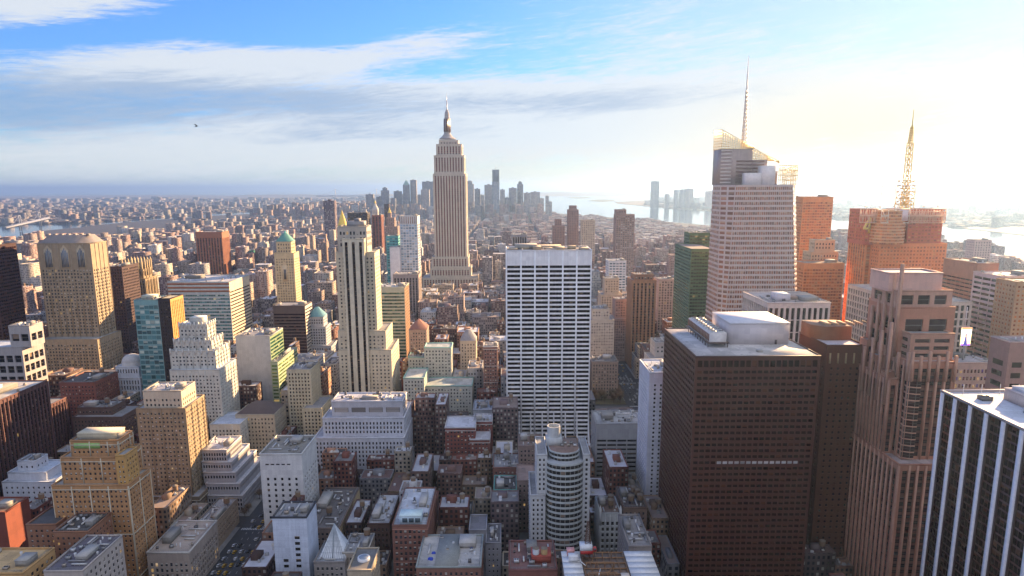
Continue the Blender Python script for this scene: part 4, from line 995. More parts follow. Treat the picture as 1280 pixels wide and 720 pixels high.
t = b.top; g = Geo(); g.pyr(t[0], t[1], t[2], t[3], t[5]+1, t[5]+20, plain((.85, .58, .10), .3, .6, name='gilding')); b.add('gold_cap', g)
b = simple('slim clock-tower style spire with gold lantern', [(465, 472, 262, 2500, 22)], sx((.5, .45, .4), cw=6, ch=5, ww=.4, wh=.5), clut=0, name='spire_tower', cat='tower')
t = b.top; g = Geo(); g.pyr(t[0], t[1], t[2], t[3], t[5]+1, t[5]+24, wall_mat((.5, .47, .43)), .2); g.pyr(t[0]+7, t[1]-7, t[2]+7, t[3]-7, t[5]+24, t[5]+38, plain((.85, .58, .10), .3, .6, name='gilding')); b.add('spire', g)

# left foreground cluster
simple('low grey concrete block with big square openings, far left', [(-60, 27, 434, 660, 32), (10, 36, 407, 664, 20)], sx((.36, .34, .34), cw=8.5, ch=11, ww=.78, wh=.66, rec=1.2, glass=GL_dark, mx=1, mt=6), roof=BLR, clut=4)
X = T(59, 475, 560)[0]; zt = T(59, 475, 560)[1]
b = Bld('office_block', 'dark red-brown office with deep vertical bays and white roof machines, left edge', 'office building')
sM = St((.11, .05, .045), 4.2, 4.2, .55, .62, .9, glass=GL_dark, mode='vert', mx=1, mt=2, rib=1, ribw=.4)
b.bw(X-70, X, 440, 560, 0, zt-1, sM, roof=(.55, .53, .5)); b.clutter(9, 0, 0, 3, area=(.4, .95)); b.shed(X-44, X-16, 500, 530, zt, 5, (.6, .6, .6), 'plant_room')
X2, z2 = T(81, 497, 598); b.bw(X+.3-40, X2, 561, 600, 0, z2-1, sM)
simple('red brick block with a gabled dormer roof under the gothic tower', [(74, 118, 478, 640, 40)], sx((.22, .085, .06), cw=3.4, ch=3.7, ww=.42, wh=.5), roof=TARR, clut=4, tanks=1)
simple('dark brown brick block stepping down beside the red brick block', [(90, 152, 521, 592, 34), (96, 140, 509, 600, 22)], sx((.13, .085, .07), cw=3.2, ch=3.7, ww=.42, wh=.5), roof=GRF, clut=5, tanks=1, seed=2)
b = simple('white classical building with columns under a round dome', [(137, 178, 510, 684, 34), (141, 175, 472, 690, 28), (144, 173, 458, 693, 22)], sx((.50, .54, .60), cw=3.0, ch=6, ww=.45, wh=.74, rec=.8, glass=GL_dark, mt=1.5), name='domed_building', clut=0, roof=BLR)
t = b.top; g = Geo(); xx, yy = (t[0]+t[1])/2, (t[2]+t[3])/2; r = (t[1]-t[0])/2*.82; m = wall_mat((.46, .46, .46)); g.cyl(xx, yy, t[5], t[5]+4, r, r, m, 20)
for k in range(6): a, c = k*math.pi/12, (k+1)*math.pi/12; g.cyl(xx, yy, t[5]+4+r*.8*math.sin(a), t[5]+4+r*.8*math.sin(c), r*math.cos(a), r*math.cos(c), m, 20, False)
b.add('dome', g, smooth=False)
wg = (.54, .54, .50)
b = simple('white terracotta tower with crenellated crown and sunlit east corner', [(262, 300, 530, 590, 38), (212, 274, 462, 614, 40), (212, 268, 438, 620, 34), (216.5, 263.5, 425, 623, 26), (223, 258, 405, 626, 19)], sx(wg, cw=3.3, ch=3.6, ww=.46, wh=.52, glass=GL_white, rib=2, ribw=.3, mt=4), name='crenellated_tower', clut=0, roof=BLR)
for bi in (2, 3, 4):
    t = b.blocks[bi]; g = Geo(); m = wall_mat((.60, .60, .57))
    for k in range(8):
        xx = t[0]+k*(t[1]-t[0]-1.2)/7; g.box(xx, xx+1.2, t[2]-.7, t[2]+.6, t[5]-3, t[5]+2.8, m)
    for k in range(1, 5): yy = t[2]+k*(t[3]-t[2]-1.2)/4; g.box(t[1]-.6, t[1]+.7, yy, yy+1.2, t[5]-3, t[5]+2.8, m)
    b.add('crenellation', g)
t = b.top; b.shed(t[0]+9, t[1]-6, t[2]+4, t[3]-3, t[5]+.1, 6, (.5, .5, .46))
simple('tan brick hotel with stepped cornices and light stone top', [(178, 249, 621, 496, 40), (170, 231, 510, 500, 34, sx((.31, .235, .15), cw=3.1, ch=3.5, ww=.44, wh=.5, glass=GL_white, rib=3, ribw=.25)), (178, 226, 488, 503, 24, sx((.52, .45, .35), cw=3.1, ch=4, ww=.44, wh=.5, mt=5))], sx((.22, .165, .11), cw=3.1, ch=3.5, ww=.44, wh=.5, glass=GL_white, band=12, trim=wall_mat((.5, .44, .35))), roof=(.45, .45, .48), clut=4, name='hotel', cat='hotel', nwin=100)
b = simple('ochre brick stepped tower with white trim and green panel crown', [(64, 160, 606, 398, 26), (75, 152, 571, 402, 22), (87, 147, 550, 405, 17)], sx((.44, .24, .11), cw=3.0, ch=3.4, ww=.44, wh=.48, glass=GL_white, band=9, trim=wall_mat((.62, .55, .42)), rib=4, ribw=.25), roof=(.4, .38, .33), clut=3, name='stepped_tower', cat='apartment building', nwin=100)
t = b.top; g = Geo(); g.box(t[0]+2.5, t[0]+(t[1]-t[0])*.62, t[2]-.35, t[2]-.1, t[5]-4.6, t[5]-1, plain((.30, .50, .16), .5)); b.add('green_panel', g)
b.shed(t[0]+3, t[1]-3, t[2]+3, t[3]-3, t[5]+.1, 4, (.48, .42, .3)); b.bw(t[1]+.3, t[1]+6.5, 400, 414, 0, t[5]-8, St((.55, .32, .11), 3, 3.4, .4, .5, .3, glass=GL_white), foot=False)
simple('small blue-white stepped building with a boxy penthouse, left', [(2, 66, 602, 476, 30), (9, 57, 590, 480, 24), (21, 44, 576, 484, 14)], sx((.56, .60, .68), cw=4, ch=4, ww=.32, wh=.42, glass=GL_dark), roof=BLR, clut=4)
simple('brown-orange brick block before the ochre stepped tower', [(32, 70, 655, 388, 24), (66, 110, 664, 372, 24)], sx((.30, .15, .09), cw=3.2, ch=3.5, ww=.42, wh=.45, glass=GL_white), roof=TARR, clut=5, tanks=0)
simple('dull red slab at the left edge beneath the dark office', [(-60, 6, 640, 408, 22)], sx((.20, .055, .035), cw=40, ch=3.5, ww=.1, wh=.1, mt=900), roof=(.4, .2, .12), clut=1)  # red of the lens flare put into the wall and roof colour
simple('orange-roofed low building in the lower left corner', [(-50, 28, 716, 330, 26)], sx((.55, .33, .14), cw=4, ch=4, ww=.5, wh=.5), roof=(.62, .42, .20), clut=2)  # roof colour holds the orange of the lens flare
simple('pale concrete roof with black machinery pit, bottom left', [(54, 103, 713, 332, 38)], sx((.48, .42, .38), cw=4, ch=4, ww=.4, wh=.5), roof=(.16, .14, .16), clut=7, seed=6)
b = simple('pinkish corner office with a heavy pale cornice and tan roof deck', [(183, 236, 690, 398, 42)], sx((.36, .30, .26), cw=3.0, ch=4, ww=.5, wh=.62, glass=GL_white, mt=6), roof=(.46, .37, .30), clut=7, seed=8, lip=wall_mat((.55, .52, .48)))
simple('narrow brown building with roof sheds behind the corniced office', [(236, 262, 662, 442, 50)], sx((.34, .26, .19), cw=3, ch=3.7, ww=.45, wh=.5, glass=GL_white), roof=GRF, clut=6, tanks=1)
zg = sx((.36, .35, .37), cw=2.2, ch=3.7, ww=.62, wh=.66, rec=.5, glass=GL_dark, mx=.5, mt=1.6)
simple('grey stepped ziggurat office with five glazed terraces', [(259, 303, 619, 508, 62), (257, 299, 604, 511, 55), (254, 294, 590, 514, 47), (252, 289, 577, 517, 39), (249, 283, 562, 520, 31)], zg, roof=(.58, .58, .62), clut=3, name='stepped_office', nwin=100, lip=wall_mat((.55, .54, .56)))
simple('grey blank-walled slab with green glass side steps', [(294, 337, 420, 690, 42, sx((.42, .43, .44), cw=7, ch=500, ww=.1, wh=.1, mt=900, side=sx((.20, .28, .15), cw=4, ch=3.8, ww=.96, wh=.6, mode='horiz', glass=GL_green)))], zg, clut=5)
simple('green banded glass terraces attached to the grey blank slab', [(338, 347, 452, 686, 66)], sx((.34, .40, .28), cw=4, ch=3.8, ww=.97, wh=.55, mode='horiz', glass=glass_mat((.10, .16, .05), .3, .10, (.5, .5, .2), .1, sash=False)), clut=3)
b = simple('cream ribbed office with rooftop chimneys between terraces and striped tower', [(378, 402, 510, 628, 40), (358, 388, 462, 640, 32)], sx((.50, .45, .33), cw=3.3, ch=3.7, ww=.46, wh=.55, glass=GL_dark, rib=1, ribw=.3), clut=5)
b = simple('low stone building with dark hipped roof below the grey blank slab', [(294, 343, 518, 608, 32)], sx((.42, .38, .30), cw=3.2, ch=4, ww=.42, wh=.52), clut=0)
t = b.top; g = Geo(); g.pyr(t[0]+1, t[1]-1, t[2]+1, t[3]-1, t[5]+1, t[5]+8, wall_mat((.12, .09, .08)), .35); b.add('hipped_roof', g)
bg = sx((.52, .54, .60), cw=3.1, ch=4.0, ww=.44, wh=.62, rec=.5, glass=GL_dark, mx=1.2, mt=2.5)
b = simple('broad pale blue-grey stepped office covered in small dark windows', [(391, 506, 590, 556, 60), (392, 505, 547, 562, 52), (403, 505, 522, 568, 44), (414, 503, 501, 574, 26, sx((.46, .46, .50), cw=14, ch=9, ww=.82, wh=.5, glass=glass_mat((.3, .27, .25), .2, 0), mt=3))], bg, roof=(.55, .56, .62), clut=9, seed=4, nwin=100, lip=wall_mat((.60, .61, .66)))
b = simple('plain white tower with few windows and an open roof pit', [(324, 377, 567, 470, 38)], sx((.62, .62, .62), cw=5.2, ch=4.4, ww=.34, wh=.5, glass=GL_dark, mx=2.5, mt=17), roof=(.30, .27, .22), clut=6, seed=11, nwin=100, lip=wall_mat((.62, .62, .60)))
t = b.top; g = Geo()
for k in range(5): g.box(t[0]+4+k*4, t[0]+6.5+k*4, t[2]-.04, t[2]+.3, t[5]-8, t[5]-7, plain((.04, .03, .03)))
b.add('louvre', g)
b = simple('blue-white panelled tower with a black-rimmed flat roof', [(340, 383, 646, 400, 22)], sx((.58, .64, .76), cw=3.2, ch=300, ww=.1, wh=.1, mt=900), roof=(.34, .33, .33), clut=4, nwin=100, lip=plain((.04, .04, .05)), name='panelled_tower')
t = b.top; Q = []; g = Geo(); sl = wall_mat((.44, .50, .62)); 
for k in range(1, 9): xx = t[0]+k*(t[1]-t[0])/9; g.box(xx-.06, xx+.06, t[2]-.05, t[2]+.05, 0, t[5], sl)
for k in range(1, 14): g.box(t[0], t[1], t[2]-.045, t[2]+.05, t[5]-k*3.9-.06, t[5]-k*3.9+.06, sl)
b.add('panel_joint', g)
for k in range(6):
    for f in ((.62,) if k < 4 else (.25, .62)):
        u0 = t[0]+(t[1]-t[0])*f; z = t[5]-14.5-k*4.0; Q.append([(u0, t[2]-.1, z), (u0+3.2, t[2]-.1, z), (u0+3.2, t[2]-.1, z+2.0), (u0, t[2]-.1, z+2.0)])
b.panes.setdefault(GL_dark, []).append(np.array(Q))
b = simple('low roof carrying a white glass pyramid skylight', [(392, 431, 702, 392, 26)], sx((.30, .27, .25), cw=3, ch=4, ww=.5, wh=.5), roof=(.40, .42, .45), clut=5)
t = b.top; g = Geo(); xa_, xb_ = T(399, 690, 398)[0], T(433, 690, 398)[0]; za_ = t[5]+.1; g.pyr(xa_, xb_, 397, 413, za_, T(415, 654, 405)[1], plain((.72, .76, .80), .25, name='white_glass'))
zp_ = T(415, 654, 405)[1]
for k in range(1, 6):
    f = k/6; xm9, hw9, ym9 = (xa_+xb_)/2, (xb_-xa_)/2*(1-f), 397+8*f; g.bar((xm9-hw9, ym9-.1, za_+(zp_-za_)*f), (xm9+hw9, ym9-.1, za_+(zp_-za_)*f), .1, plain((.4, .45, .5)))
    for s9 in (-1, 1): g.bar((xm9+s9*(xb_-xa_)/2*f, 396.9, za_), (xm9, 404.8, zp_), .09, plain((.4, .45, .5)))
g.bar(((xa_+xb_)/2, 396.6, za_), ((xa_+xb_)/2, 404.8, T(415, 655, 405)[1]), .25, plain((.3, .35, .4))); b.add('pyramid_skylight', g)
b = simple('small beige stair tower with a dark water tank beside the skylight', [(428, 459, 690, 398, 24)], sx((.40, .34, .28), cw=3, ch=4, ww=.4, wh=.5), roof=GRF, clut=3, tanks=1, lip=wall_mat((.5, .46, .4)))
b = simple('tan block whose roof holds a round white fan ring', [(434, 464, 712, 345, 24)], sx((.44, .36, .26), cw=3, ch=4, ww=.4, wh=.5), roof=(.2, .19, .18), clut=0)
t = b.top; g = Geo(); xx, yy = (t[0]+t[1])/2, (t[2]+t[3])/2; g.cyl(xx, yy, t[5]+.1, t[5]+1.6, 3.6, 3.6, plain((.7, .72, .74), .4), 20); g.cyl(xx, yy, t[5]+1.61, t[5]+1.7, 2.7, 2.7, plain((.3, .34, .4)), 20); b.add('fan', g)
b = simple('brown loft with cluttered roof and a buff sunlit party wall', [(376, 424, 660, 440, 66)], sx((.22, .16, .13), cw=3, ch=3.8, ww=.5, wh=.5, side=sx((.52, .40, .24), cw=3.2, ch=3.8, ww=.3, wh=.4, glass=GL_dark)), roof=(.16, .14, .13), clut=12, tanks=1, seed=5)
# centre
simple('pale green-white stepped block with turquoise roof trim', [(504, 530, 472, 690, 40), (515, 590, 482, 700, 34), (530, 564, 434, 740, 24), (510, 531, 446, 745, 22)], sx((.50, .52, .47), cw=3.4, ch=3.8, ww=.45, wh=.52, glass=GL_white), roof=(.45, .5, .5), clut=7, tanks=2, seed=3, nwin=100, lip=plain((.25, .5, .46)))
b = simple('brown stone block with a red pyramid roof beyond the pale stepped block', [(511, 533, 412, 820, 26)], sx((.34, .25, .21), cw=3.6, ch=4, ww=.4, wh=.5), clut=0)
t = b.top; g = Geo(); g.pyr(t[0]-.3, t[1]+.3, t[2]-.3, t[3]+.3, t[5]+1, t[5]+12, wall_mat((.26, .12, .09)), .1); b.add('pyramid_roof', g)
b = simple('cream apartment tower with a steep grey gable', [(575, 595, 426, 780, 24)], sx((.52, .44, .34), cw=3.4, ch=3.8, ww=.4, wh=.5), clut=0)
t = b.top; g = Geo(); g.pyr(t[0], t[1], t[2], t[3], t[5]+1, t[5]+12, wall_mat((.25, .25, .27)), .3); b.add('gable_roof', g)
simple('slender brown tower with white cornice bands left of the white lattice slab', [(604, 622, 433, 720, 20)], sx((.27, .15, .12), cw=2.8, ch=3.8, ww=.5, wh=.5, glass=GL_white, band=5, trim=wall_mat((.6, .58, .55))), clut=1, lip=wall_mat((.55, .54, .53)))
simple('grey-blue block with rooftop tanks between red brick and lattice slab', [(591, 630, 512, 640, 32)], sx((.38, .40, .44), cw=3.3, ch=3.8, ww=.44, wh=.5), roof=BLR, clut=8, tanks=3, seed=13)
simple('dark red brick tower with white parapets and stepped penthouse', [(552, 618, 580, 556, 40), (556, 594, 534, 562, 30), (587, 612, 549, 558, 26), (592, 615, 526, 580, 20)], sx((.20, .065, .05), cw=3.2, ch=3.7, ww=.48, wh=.5, glass=GL_white, band=8, trim=wall_mat((.6, .58, .56))), roof=(.60, .60, .64), clut=4, nwin=100, seed=2, lip=wall_mat((.5, .49, .5)))
b = simple('brown brick loft with white roof terraces and glazed attic', [(490, 534, 656, 406, 56)], sx((.22, .10, .075), cw=3.0, ch=3.9, ww=.55, wh=.55, glass=GL_white, band=6, trim=wall_mat((.4, .2, .15))), roof=(.60, .62, .66), clut=6, seed=21)
t = b.top; b.shed(T(500, 650, 410)[0], T(527, 650, 410)[0], 408, 417, t[5]+.1, 6, (.50, .62, .70), 'glazed_attic'); g = Geo(); xa_ = T(501, 650, 408)[0]
for k in range(3): g.box(xa_+1+k*4.2, xa_+4.3+k*4.2, 407.7, 408.1, t[5]+1.6, t[5]+4.6, plain((.05, .08, .1), .1))
b.add('attic_window', g)
simple('dark narrow loft with a patchy white roof beside the terraced loft', [(459, 487, 654, 432, 46)], sx((.10, .055, .045), cw=3, ch=4, ww=.4, wh=.5, glass=GL_dark), roof=(.5, .5, .5), clut=6, seed=2)
simple('buff low building with arched bays before the red brick tower', [(556, 590, 648, 476, 30)], sx((.32, .24, .17), cw=4, ch=5, ww=.6, wh=.6), roof=TARR, clut=5, tanks=1)
simple('grey sheds with open roof shaft beside the tarpaulin roof', [(586, 608, 662, 424, 22), (607, 626, 678, 412, 26)], sx((.34, .34, .37), cw=3, ch=4, ww=.3, wh=.4), roof=(.2, .19, .2), clut=4, seed=14)
b = simple('low brick building whose pale roof courts hold blue tarpaulins', [(520, 601, 708, 370, 38)], sx((.24, .12, .09), cw=3, ch=4, ww=.45, wh=.5, glass=GL_white), roof=(.55, .52, .48), clut=6, seed=33, lip=wall_mat((.34, .38, .37)))
t = b.top; z = t[5]
g = Geo(); g.box(t[0]+11, t[0]+25, t[2]+.5, t[3]-.5, z+.06, z+1.6, wall_mat((.30, .31, .29))); b.add('roof_court', g)
tarp = plain((.02, .06, .45), .5, name='tarpaulin'); rt = random.Random(3)
for k in range(8):
    xx, yy = t[0]+rt.choice((5, 30))+rt.uniform(-2, 3), t[2]+rt.uniform(6, 26); g = Geo(); g.pyr(xx, xx+rt.uniform(1.5, 3.4), yy, yy+rt.uniform(1.5, 3.5), z+.08, z+rt.uniform(.6, 1.2), tarp, .6); b.add('tarpaulin', g)
b = simple('small house with a turquoise mural front and pointed arch window', [(617, 646, 612, 470, 26)], sx((.14, .40, .34), cw=4.4, ch=300, ww=.1, wh=.1, mt=900), roof=TARR, clut=3, seed=2)
t = b.top; g = Geo(); xm_ = (t[0]+t[1])/2; z = t[5]; g.box(t[0], t[1], t[2]-.1, t[2]+.1, z-12, z-7, wall_mat((.55, .60, .60))); g.box(xm_-2.2, xm_+2.2, t[2]-.3, t[2]-.12, z-11, z-6.5, plain((.05, .06, .08), .2))
g.tri((xm_-2.2, t[2]-.2, z-6.5), (xm_+2.2, t[2]-.2, z-6.5), (xm_, t[2]-.2, z-4), plain((.05, .06, .08), .2))
for k in range(6): g.box(t[0]+1.4+k*2.4, t[0]+2.4+k*2.4, t[2]-.12, t[2]-.02, z-2.6, z-1.4, plain((.04, .08, .08), .2))
b.add('arched_window', g)
simple('brown brick block with domed tank behind the turquoise mural', [(616, 650, 584, 512, 30)], sx((.22, .10, .08), cw=3.2, ch=3.8, ww=.42, wh=.48, glass=GL_white), roof=GRF, clut=4, tanks=1, seed=3)
# right of centre
simple('brown residential slab beside the foot of the lattice slab', [(646, 670, 600, 474, 30), (648, 679, 557, 520, 26)], sx((.26, .19, .17), cw=3, ch=3.8, ww=.42, wh=.5), roof=(.34, .24, .2), clut=5, tanks=1, seed=5)
b = simple('low red building with two rooftop tanks, bottom centre', [(636, 697, 712, 342, 32)], sx((.22, .085, .07), cw=3.4, ch=4, ww=.5, wh=.5, glass=GL_white), roof=(.24, .12, .10), clut=6, seed=3)
t = b.top; b.shed(t[0]+13, t[0]+24, 350, 360, t[5]+.1, 4, (.32, .07, .05)); b.tank(t[0]+15.5, 352, t[5]+4.3, 1.9, 3.4, .6, (.5, .52, .54)); b.tank(t[0]+20.2, 352, t[5]+4.3, 1.9, 3.4, .6, (.40, .26, .12))
simple('grey strip-window office facing the park behind the white wedge', [(745, 811, 529, 552, 34)], sx((.34, .34, .35), cw=8.6, ch=4.0, ww=.93, wh=.5, rec=.8, glass=GL_dark, mx=1, mt=13), roof=(.48, .47, .46), clut=12, seed=8)
b = simple('narrow pale gothic office with pinnacles and open crown', [(750, 776, 641, 440, 26)], sx((.50, .52, .52), cw=3.1, ch=4.4, ww=.56, wh=.62, rec=.6, glass=GL_dark, mx=.6, mt=5, rib=1, ribw=.35), roof=(.22, .14, .11), clut=2, tanks=2, seed=5)
t = b.top; g = Geo()
for xx in (t[0]-.6, t[1]-1): g.box(xx, xx+1.6, t[2]-.8, t[2]+.8, t[5]-8, t[5]+4, wall_mat((.55, .56, .56))); g.pyr(xx, xx+1.6, t[2]-.8, t[2]+.8, t[5]+4, t[5]+7, wall_mat((.55, .56, .56)))
b.add('pinnacle', g)
simple('flat grey roof with blue covers between gothic office and white wedge', [(786, 815, 682, 372, 40)], sx((.32, .28, .26), cw=3.4, ch=4, ww=.5, wh=.5), roof=(.36, .33, .31), clut=7, seed=9)
simple('brown low roof crowded with water tanks below the strip-window office', [(779, 809, 634, 448, 34)], sx((.20, .13, .10), cw=3.2, ch=3.8, ww=.42, wh=.5), roof=(.14, .11, .1), clut=4, tanks=4, seed=9)
simple('tall thin white wedge with dotted windows left of the bronze slab', [(812, 842, 465, 500, 40)], sx((.62, .64, .72), cw=4.2, ch=3.5, ww=.34, wh=.5, glass=GL_dark, mx=4.5, mt=8), roof=BLR, clut=4, lip=wall_mat((.66, .68, .74)))
simple('stepped pale stone block behind the white wedge', [(812, 838, 448, 620, 26), (819, 842, 428, 630, 22)], sx((.46, .41, .38), cw=3.5, ch=4, ww=.4, wh=.5), clut=3)
simple('brown mansard block with blue skylights beside the park', [(740, 773, 452, 800, 34)], sx((.28, .22, .19), cw=3.4, ch=4.2, ww=.42, wh=.55), roof=(.16, .15, .15), clut=6, seed=19, lip=wall_mat((.34, .28, .24)))
simple('pale stone stepped block right of the lattice slab', [(738, 768, 400, 862, 40), (740, 762, 386, 868, 30)], sx((.52, .46, .40), cw=3.4, ch=4, ww=.42, wh=.5, glass=GL_white), clut=3)
simple('cream wedding-cake tower beyond the pale stepped block', [(749, 780, 388, 1040, 44), (751, 778, 368, 1045, 34), (756, 774, 348, 1050, 24)], sx((.52, .42, .32), cw=3.8, ch=4, ww=.4, wh=.5), clut=2)
simple('white office with blue-grey windows above the wedding-cake tower', [(761, 783, 326, 1260, 40)], sx((.62, .64, .68), cw=6, ch=5, ww=.75, wh=.5, glass=GL_blue), clut=3)
simple('brown gridded setback block left of the avenue tower', [(764, 788, 398, 985, 38), (769, 789, 374, 992, 26)], sx((.34, .24, .21), cw=3.4, ch=4, ww=.45, wh=.5), clut=3)
b = simple('tall orange-brown chamfered tower standing on the avenue', [(789, 832, 459, 936, 44), (790, 820.5, 350, 940, 36, sx((.42, .23, .13), cw=5.4, ch=4, ww=.44, wh=.6, mode='vert', rec=.8, glass=GL_dark, mt=3, rib=1, ribw=.5)), (793, 817, 343, 944, 26)], sx((.30, .17, .11), cw=4, ch=4.5, ww=.5, wh=.5), clut=4, roof=(.45, .35, .28))
simple('pink gridded slab right of the orange-brown avenue tower', [(823, 842, 349, 1060, 30)], sx((.48, .34, .30), cw=4.5, ch=4.2, ww=.5, wh=.6), clut=3)
gsty = sx((.09, .15, .075), cw=3.4, ch=4.3, ww=.88, wh=.52, rec=.4, glass=glass_mat((.05, .045, .02), .3, .03, (.2, .22, .1), .15, sash=False), mx=1, mt=2, side=sx((.12, .19, .12), cw=3.4, ch=4.3, ww=.9, wh=.5, glass=GL_green))
simple('dark green double slab tower left of the crystalline skyscraper', [(864, 896, 311, 850, 82), (862, 898, 291, 936, 28)], gsty, roof=(.35, .28, .24), clut=4, nwin=100)
simple('brown apartment tower with sloping crown and white window dots', [(770, 793.5, 268, 1520, 34), (770, 783, 262, 1524, 24)], sx((.30, .20, .17), cw=5, ch=4.4, ww=.5, wh=.5, glass=GL_white), clut=1)
simple('dark bronze tower with stepped top beyond the lattice slab roof', [(710, 723.5, 262, 2000, 34), (712, 721, 257, 2004, 24)], sx((.24, .15, .14), cw=5, ch=5, ww=.4, wh=.5, glass=GL_dark), clut=0)
simple('brown twin-shouldered tower beyond the lattice slab roof', [(691, 706, 282, 1980, 34), (694, 702, 274, 1984, 24)], sx((.26, .15, .13), cw=5, ch=5, ww=.4, wh=.5, glass=GL_dark), clut=0)
simple('cream slab with pale top beyond the lattice slab roof', [(727, 744, 275, 1900, 30)], sx((.50, .40, .30), cw=5, ch=5, ww=.4, wh=.5), clut=1)
simple('black ribbed block directly behind the white lattice roof', [(640, 659, 293, 1100, 36)], sx((.30, .30, .32), cw=4, ch=5, ww=.6, wh=.6, mode='vert', rec=1, glass=GL_dark, back=wall_mat((.04, .04, .045))), roof=WR, clut=2)
b = simple('white concrete office grid in front of the crystalline skyscraper', [(960, 1038.5, 378, 600, 66)], sx((.64, .54, .48), cw=5.0, ch=11.5, ww=.60, wh=.95, rec=1.4, glass=GL_bronze, mx=.6, mt=4), roof=(.60, .50, .45), clut=4, seed=7, nwin=100, lip=wall_mat((.66, .56, .5)))
t = b.top; b.shed(t[0]+14, t[0]+26, t[2]+14, t[2]+30, t[5]+.1, 6, (.66, .62, .66), 'plant_room'); b.shed(t[0]+30, t[0]+55, t[2]+20, t[2]+50, t[5]+.1, 2.5, (.40, .30, .24), 'plant_room')
og2 = sx((.62, .24, .08), cw=3.6, ch=4, ww=.86, wh=.6, rec=.2, glass=GL_orange, mt=6)
simple('tall orange glass slab directly behind the crystalline skyscraper', [(1004, 1042, 246, 1000, 40)], og2, clut=2, roof=(.4, .2, .1))
simple('lower amber glass block between crystalline tower and broadcast tower', [(1005, 1056, 329, 850, 40)], og2, clut=1, roof=(.4, .25, .15))
simple('cream setback top rising behind the lower amber block', [(1014, 1048, 315, 905, 26), (1019, 1044, 300, 909, 18)], sx((.56, .40, .26), cw=4, ch=5, ww=.45, wh=.55), clut=1)
x0_, zt_3 = T(1060, 355, 762); st3 = sx((.62, .50, .42), cw=5.2, ch=7.2, ww=.62, wh=.78, rec=1, glass=GL_bronze, mx=1, mt=2)
b = Bld('office_block', 'pale lattice podium with tall openings below the broadcast tower', 'office building', nwin=60); b.bw(x0_, x0_+60, 640, 762, 0, zt_3-1, st3, roof=(.5, .42, .38)); b.clutter(5)
b = simple('wide brick tower with pale top panel and sunlit amber corner', [(1222, 1249, 329, 700, 55)], sx((.36, .17, .11), cw=5, ch=4.2, ww=.9, wh=.34, rec=.25, glass=GL_bronze, mt=9, side=sx((.36, .16, .10), cw=8, ch=4.2, ww=.96, wh=.36, rec=.25, glass=GL_bronze, mt=16)), roof=(.5, .4, .38), clut=3)
simple('white and rose banded slab at the far right', [(1252, 1300, 345, 650, 40)], sx((.62, .46, .44), cw=14, ch=5.2, ww=.94, wh=.5, rec=.5, glass=GL_bronze, mx=1.5), roof=(.6, .5, .5), clut=2)
simple('amber apartment slab beyond the right frame edge', [(1271, 1330, 352, 610, 26)], sx((.46, .26, .13), cw=4, ch=4, ww=.5, wh=.5, glass=GL_orange), clut=1)
simple('small rose tower on the riverside beyond the broadcast tower', [(1219, 1240, 300, 1350, 26)], sx((.50, .34, .32), cw=5, ch=5, ww=.4, wh=.5), clut=1)
b = simple('white-roofed hotel block with coloured window strip under the billboard', [(1190, 1246.5, 453, 600, 34)], sx((.56, .42, .36), cw=3.4, ch=7, ww=.6, wh=.5, glass=glass_mat((.12, .03, .03), .5, .08, (.2, .12, .5), .15), mt=4), roof=(.62, .58, .60), clut=6, seed=3)
simple('mauve-brown block with roof court at the right edge', [(1263, 1350, 427, 528, 22)], sx((.30, .17, .15), cw=14, ch=9, ww=.6, wh=.5, rec=.3, glass=GL_bronze, mt=14), roof=(.4, .3, .3), clut=4, lip=wall_mat((.5, .36, .33)))

# ------------------------------------------------------------------ far downtown towers and the ones across the river
def far_tower(px0, px1, py, Y, c, label, dep=None, crown=0, group=None, cat='office tower'):
    X0, Z = T(px0, py, Y); X1, _ = T(px1, py, Y); dep = dep or (X1-X0)*1.0
    g = Geo(); m = city_mat()
    add_city_box(g, X0, X1, Y, Y+dep, 0, Z, c, (.3, .3, .32), m, cw=6.0, ch=6.0)
    if crown == 1: add_city_box(g, X0+(X1-X0)*.2, X1-(X1-X0)*.2, Y+dep*.2, Y+dep*.8, Z-1, Z+(X1-X0)*.35, c, (.3, .3, .32), m, 6, 6)
    if crown == 2: g.pyr(X0+2, X1-2, Y+2, Y+dep-2, Z, Z+(X1-X0)*.9, wall_mat((.18, .32, .30)))
    e = thing('office_tower', label, cat, ((X0+X1)/2, Y+dep/2, 0), group); o = g.build('shaft', e, (( X0+X1)/2, Y+dep/2, 0))
    g = Geo(); xm_ = (X0+X1)/2; zz = Z+((X1-X0)*.35 if crown == 1 else 0)
    g.box(xm_-(X1-X0)*.16, xm_+(X1-X0)*.12, Y+dep*.35, Y+dep*.65, zz-.5, zz+6, wall_mat(tuple(v*.8 for v in c))); g.build('plant_room', e, ((X0+X1)/2, Y+dep/2, 0))
    FOOT.append((X0, X1, Y, Y+dep)); return e
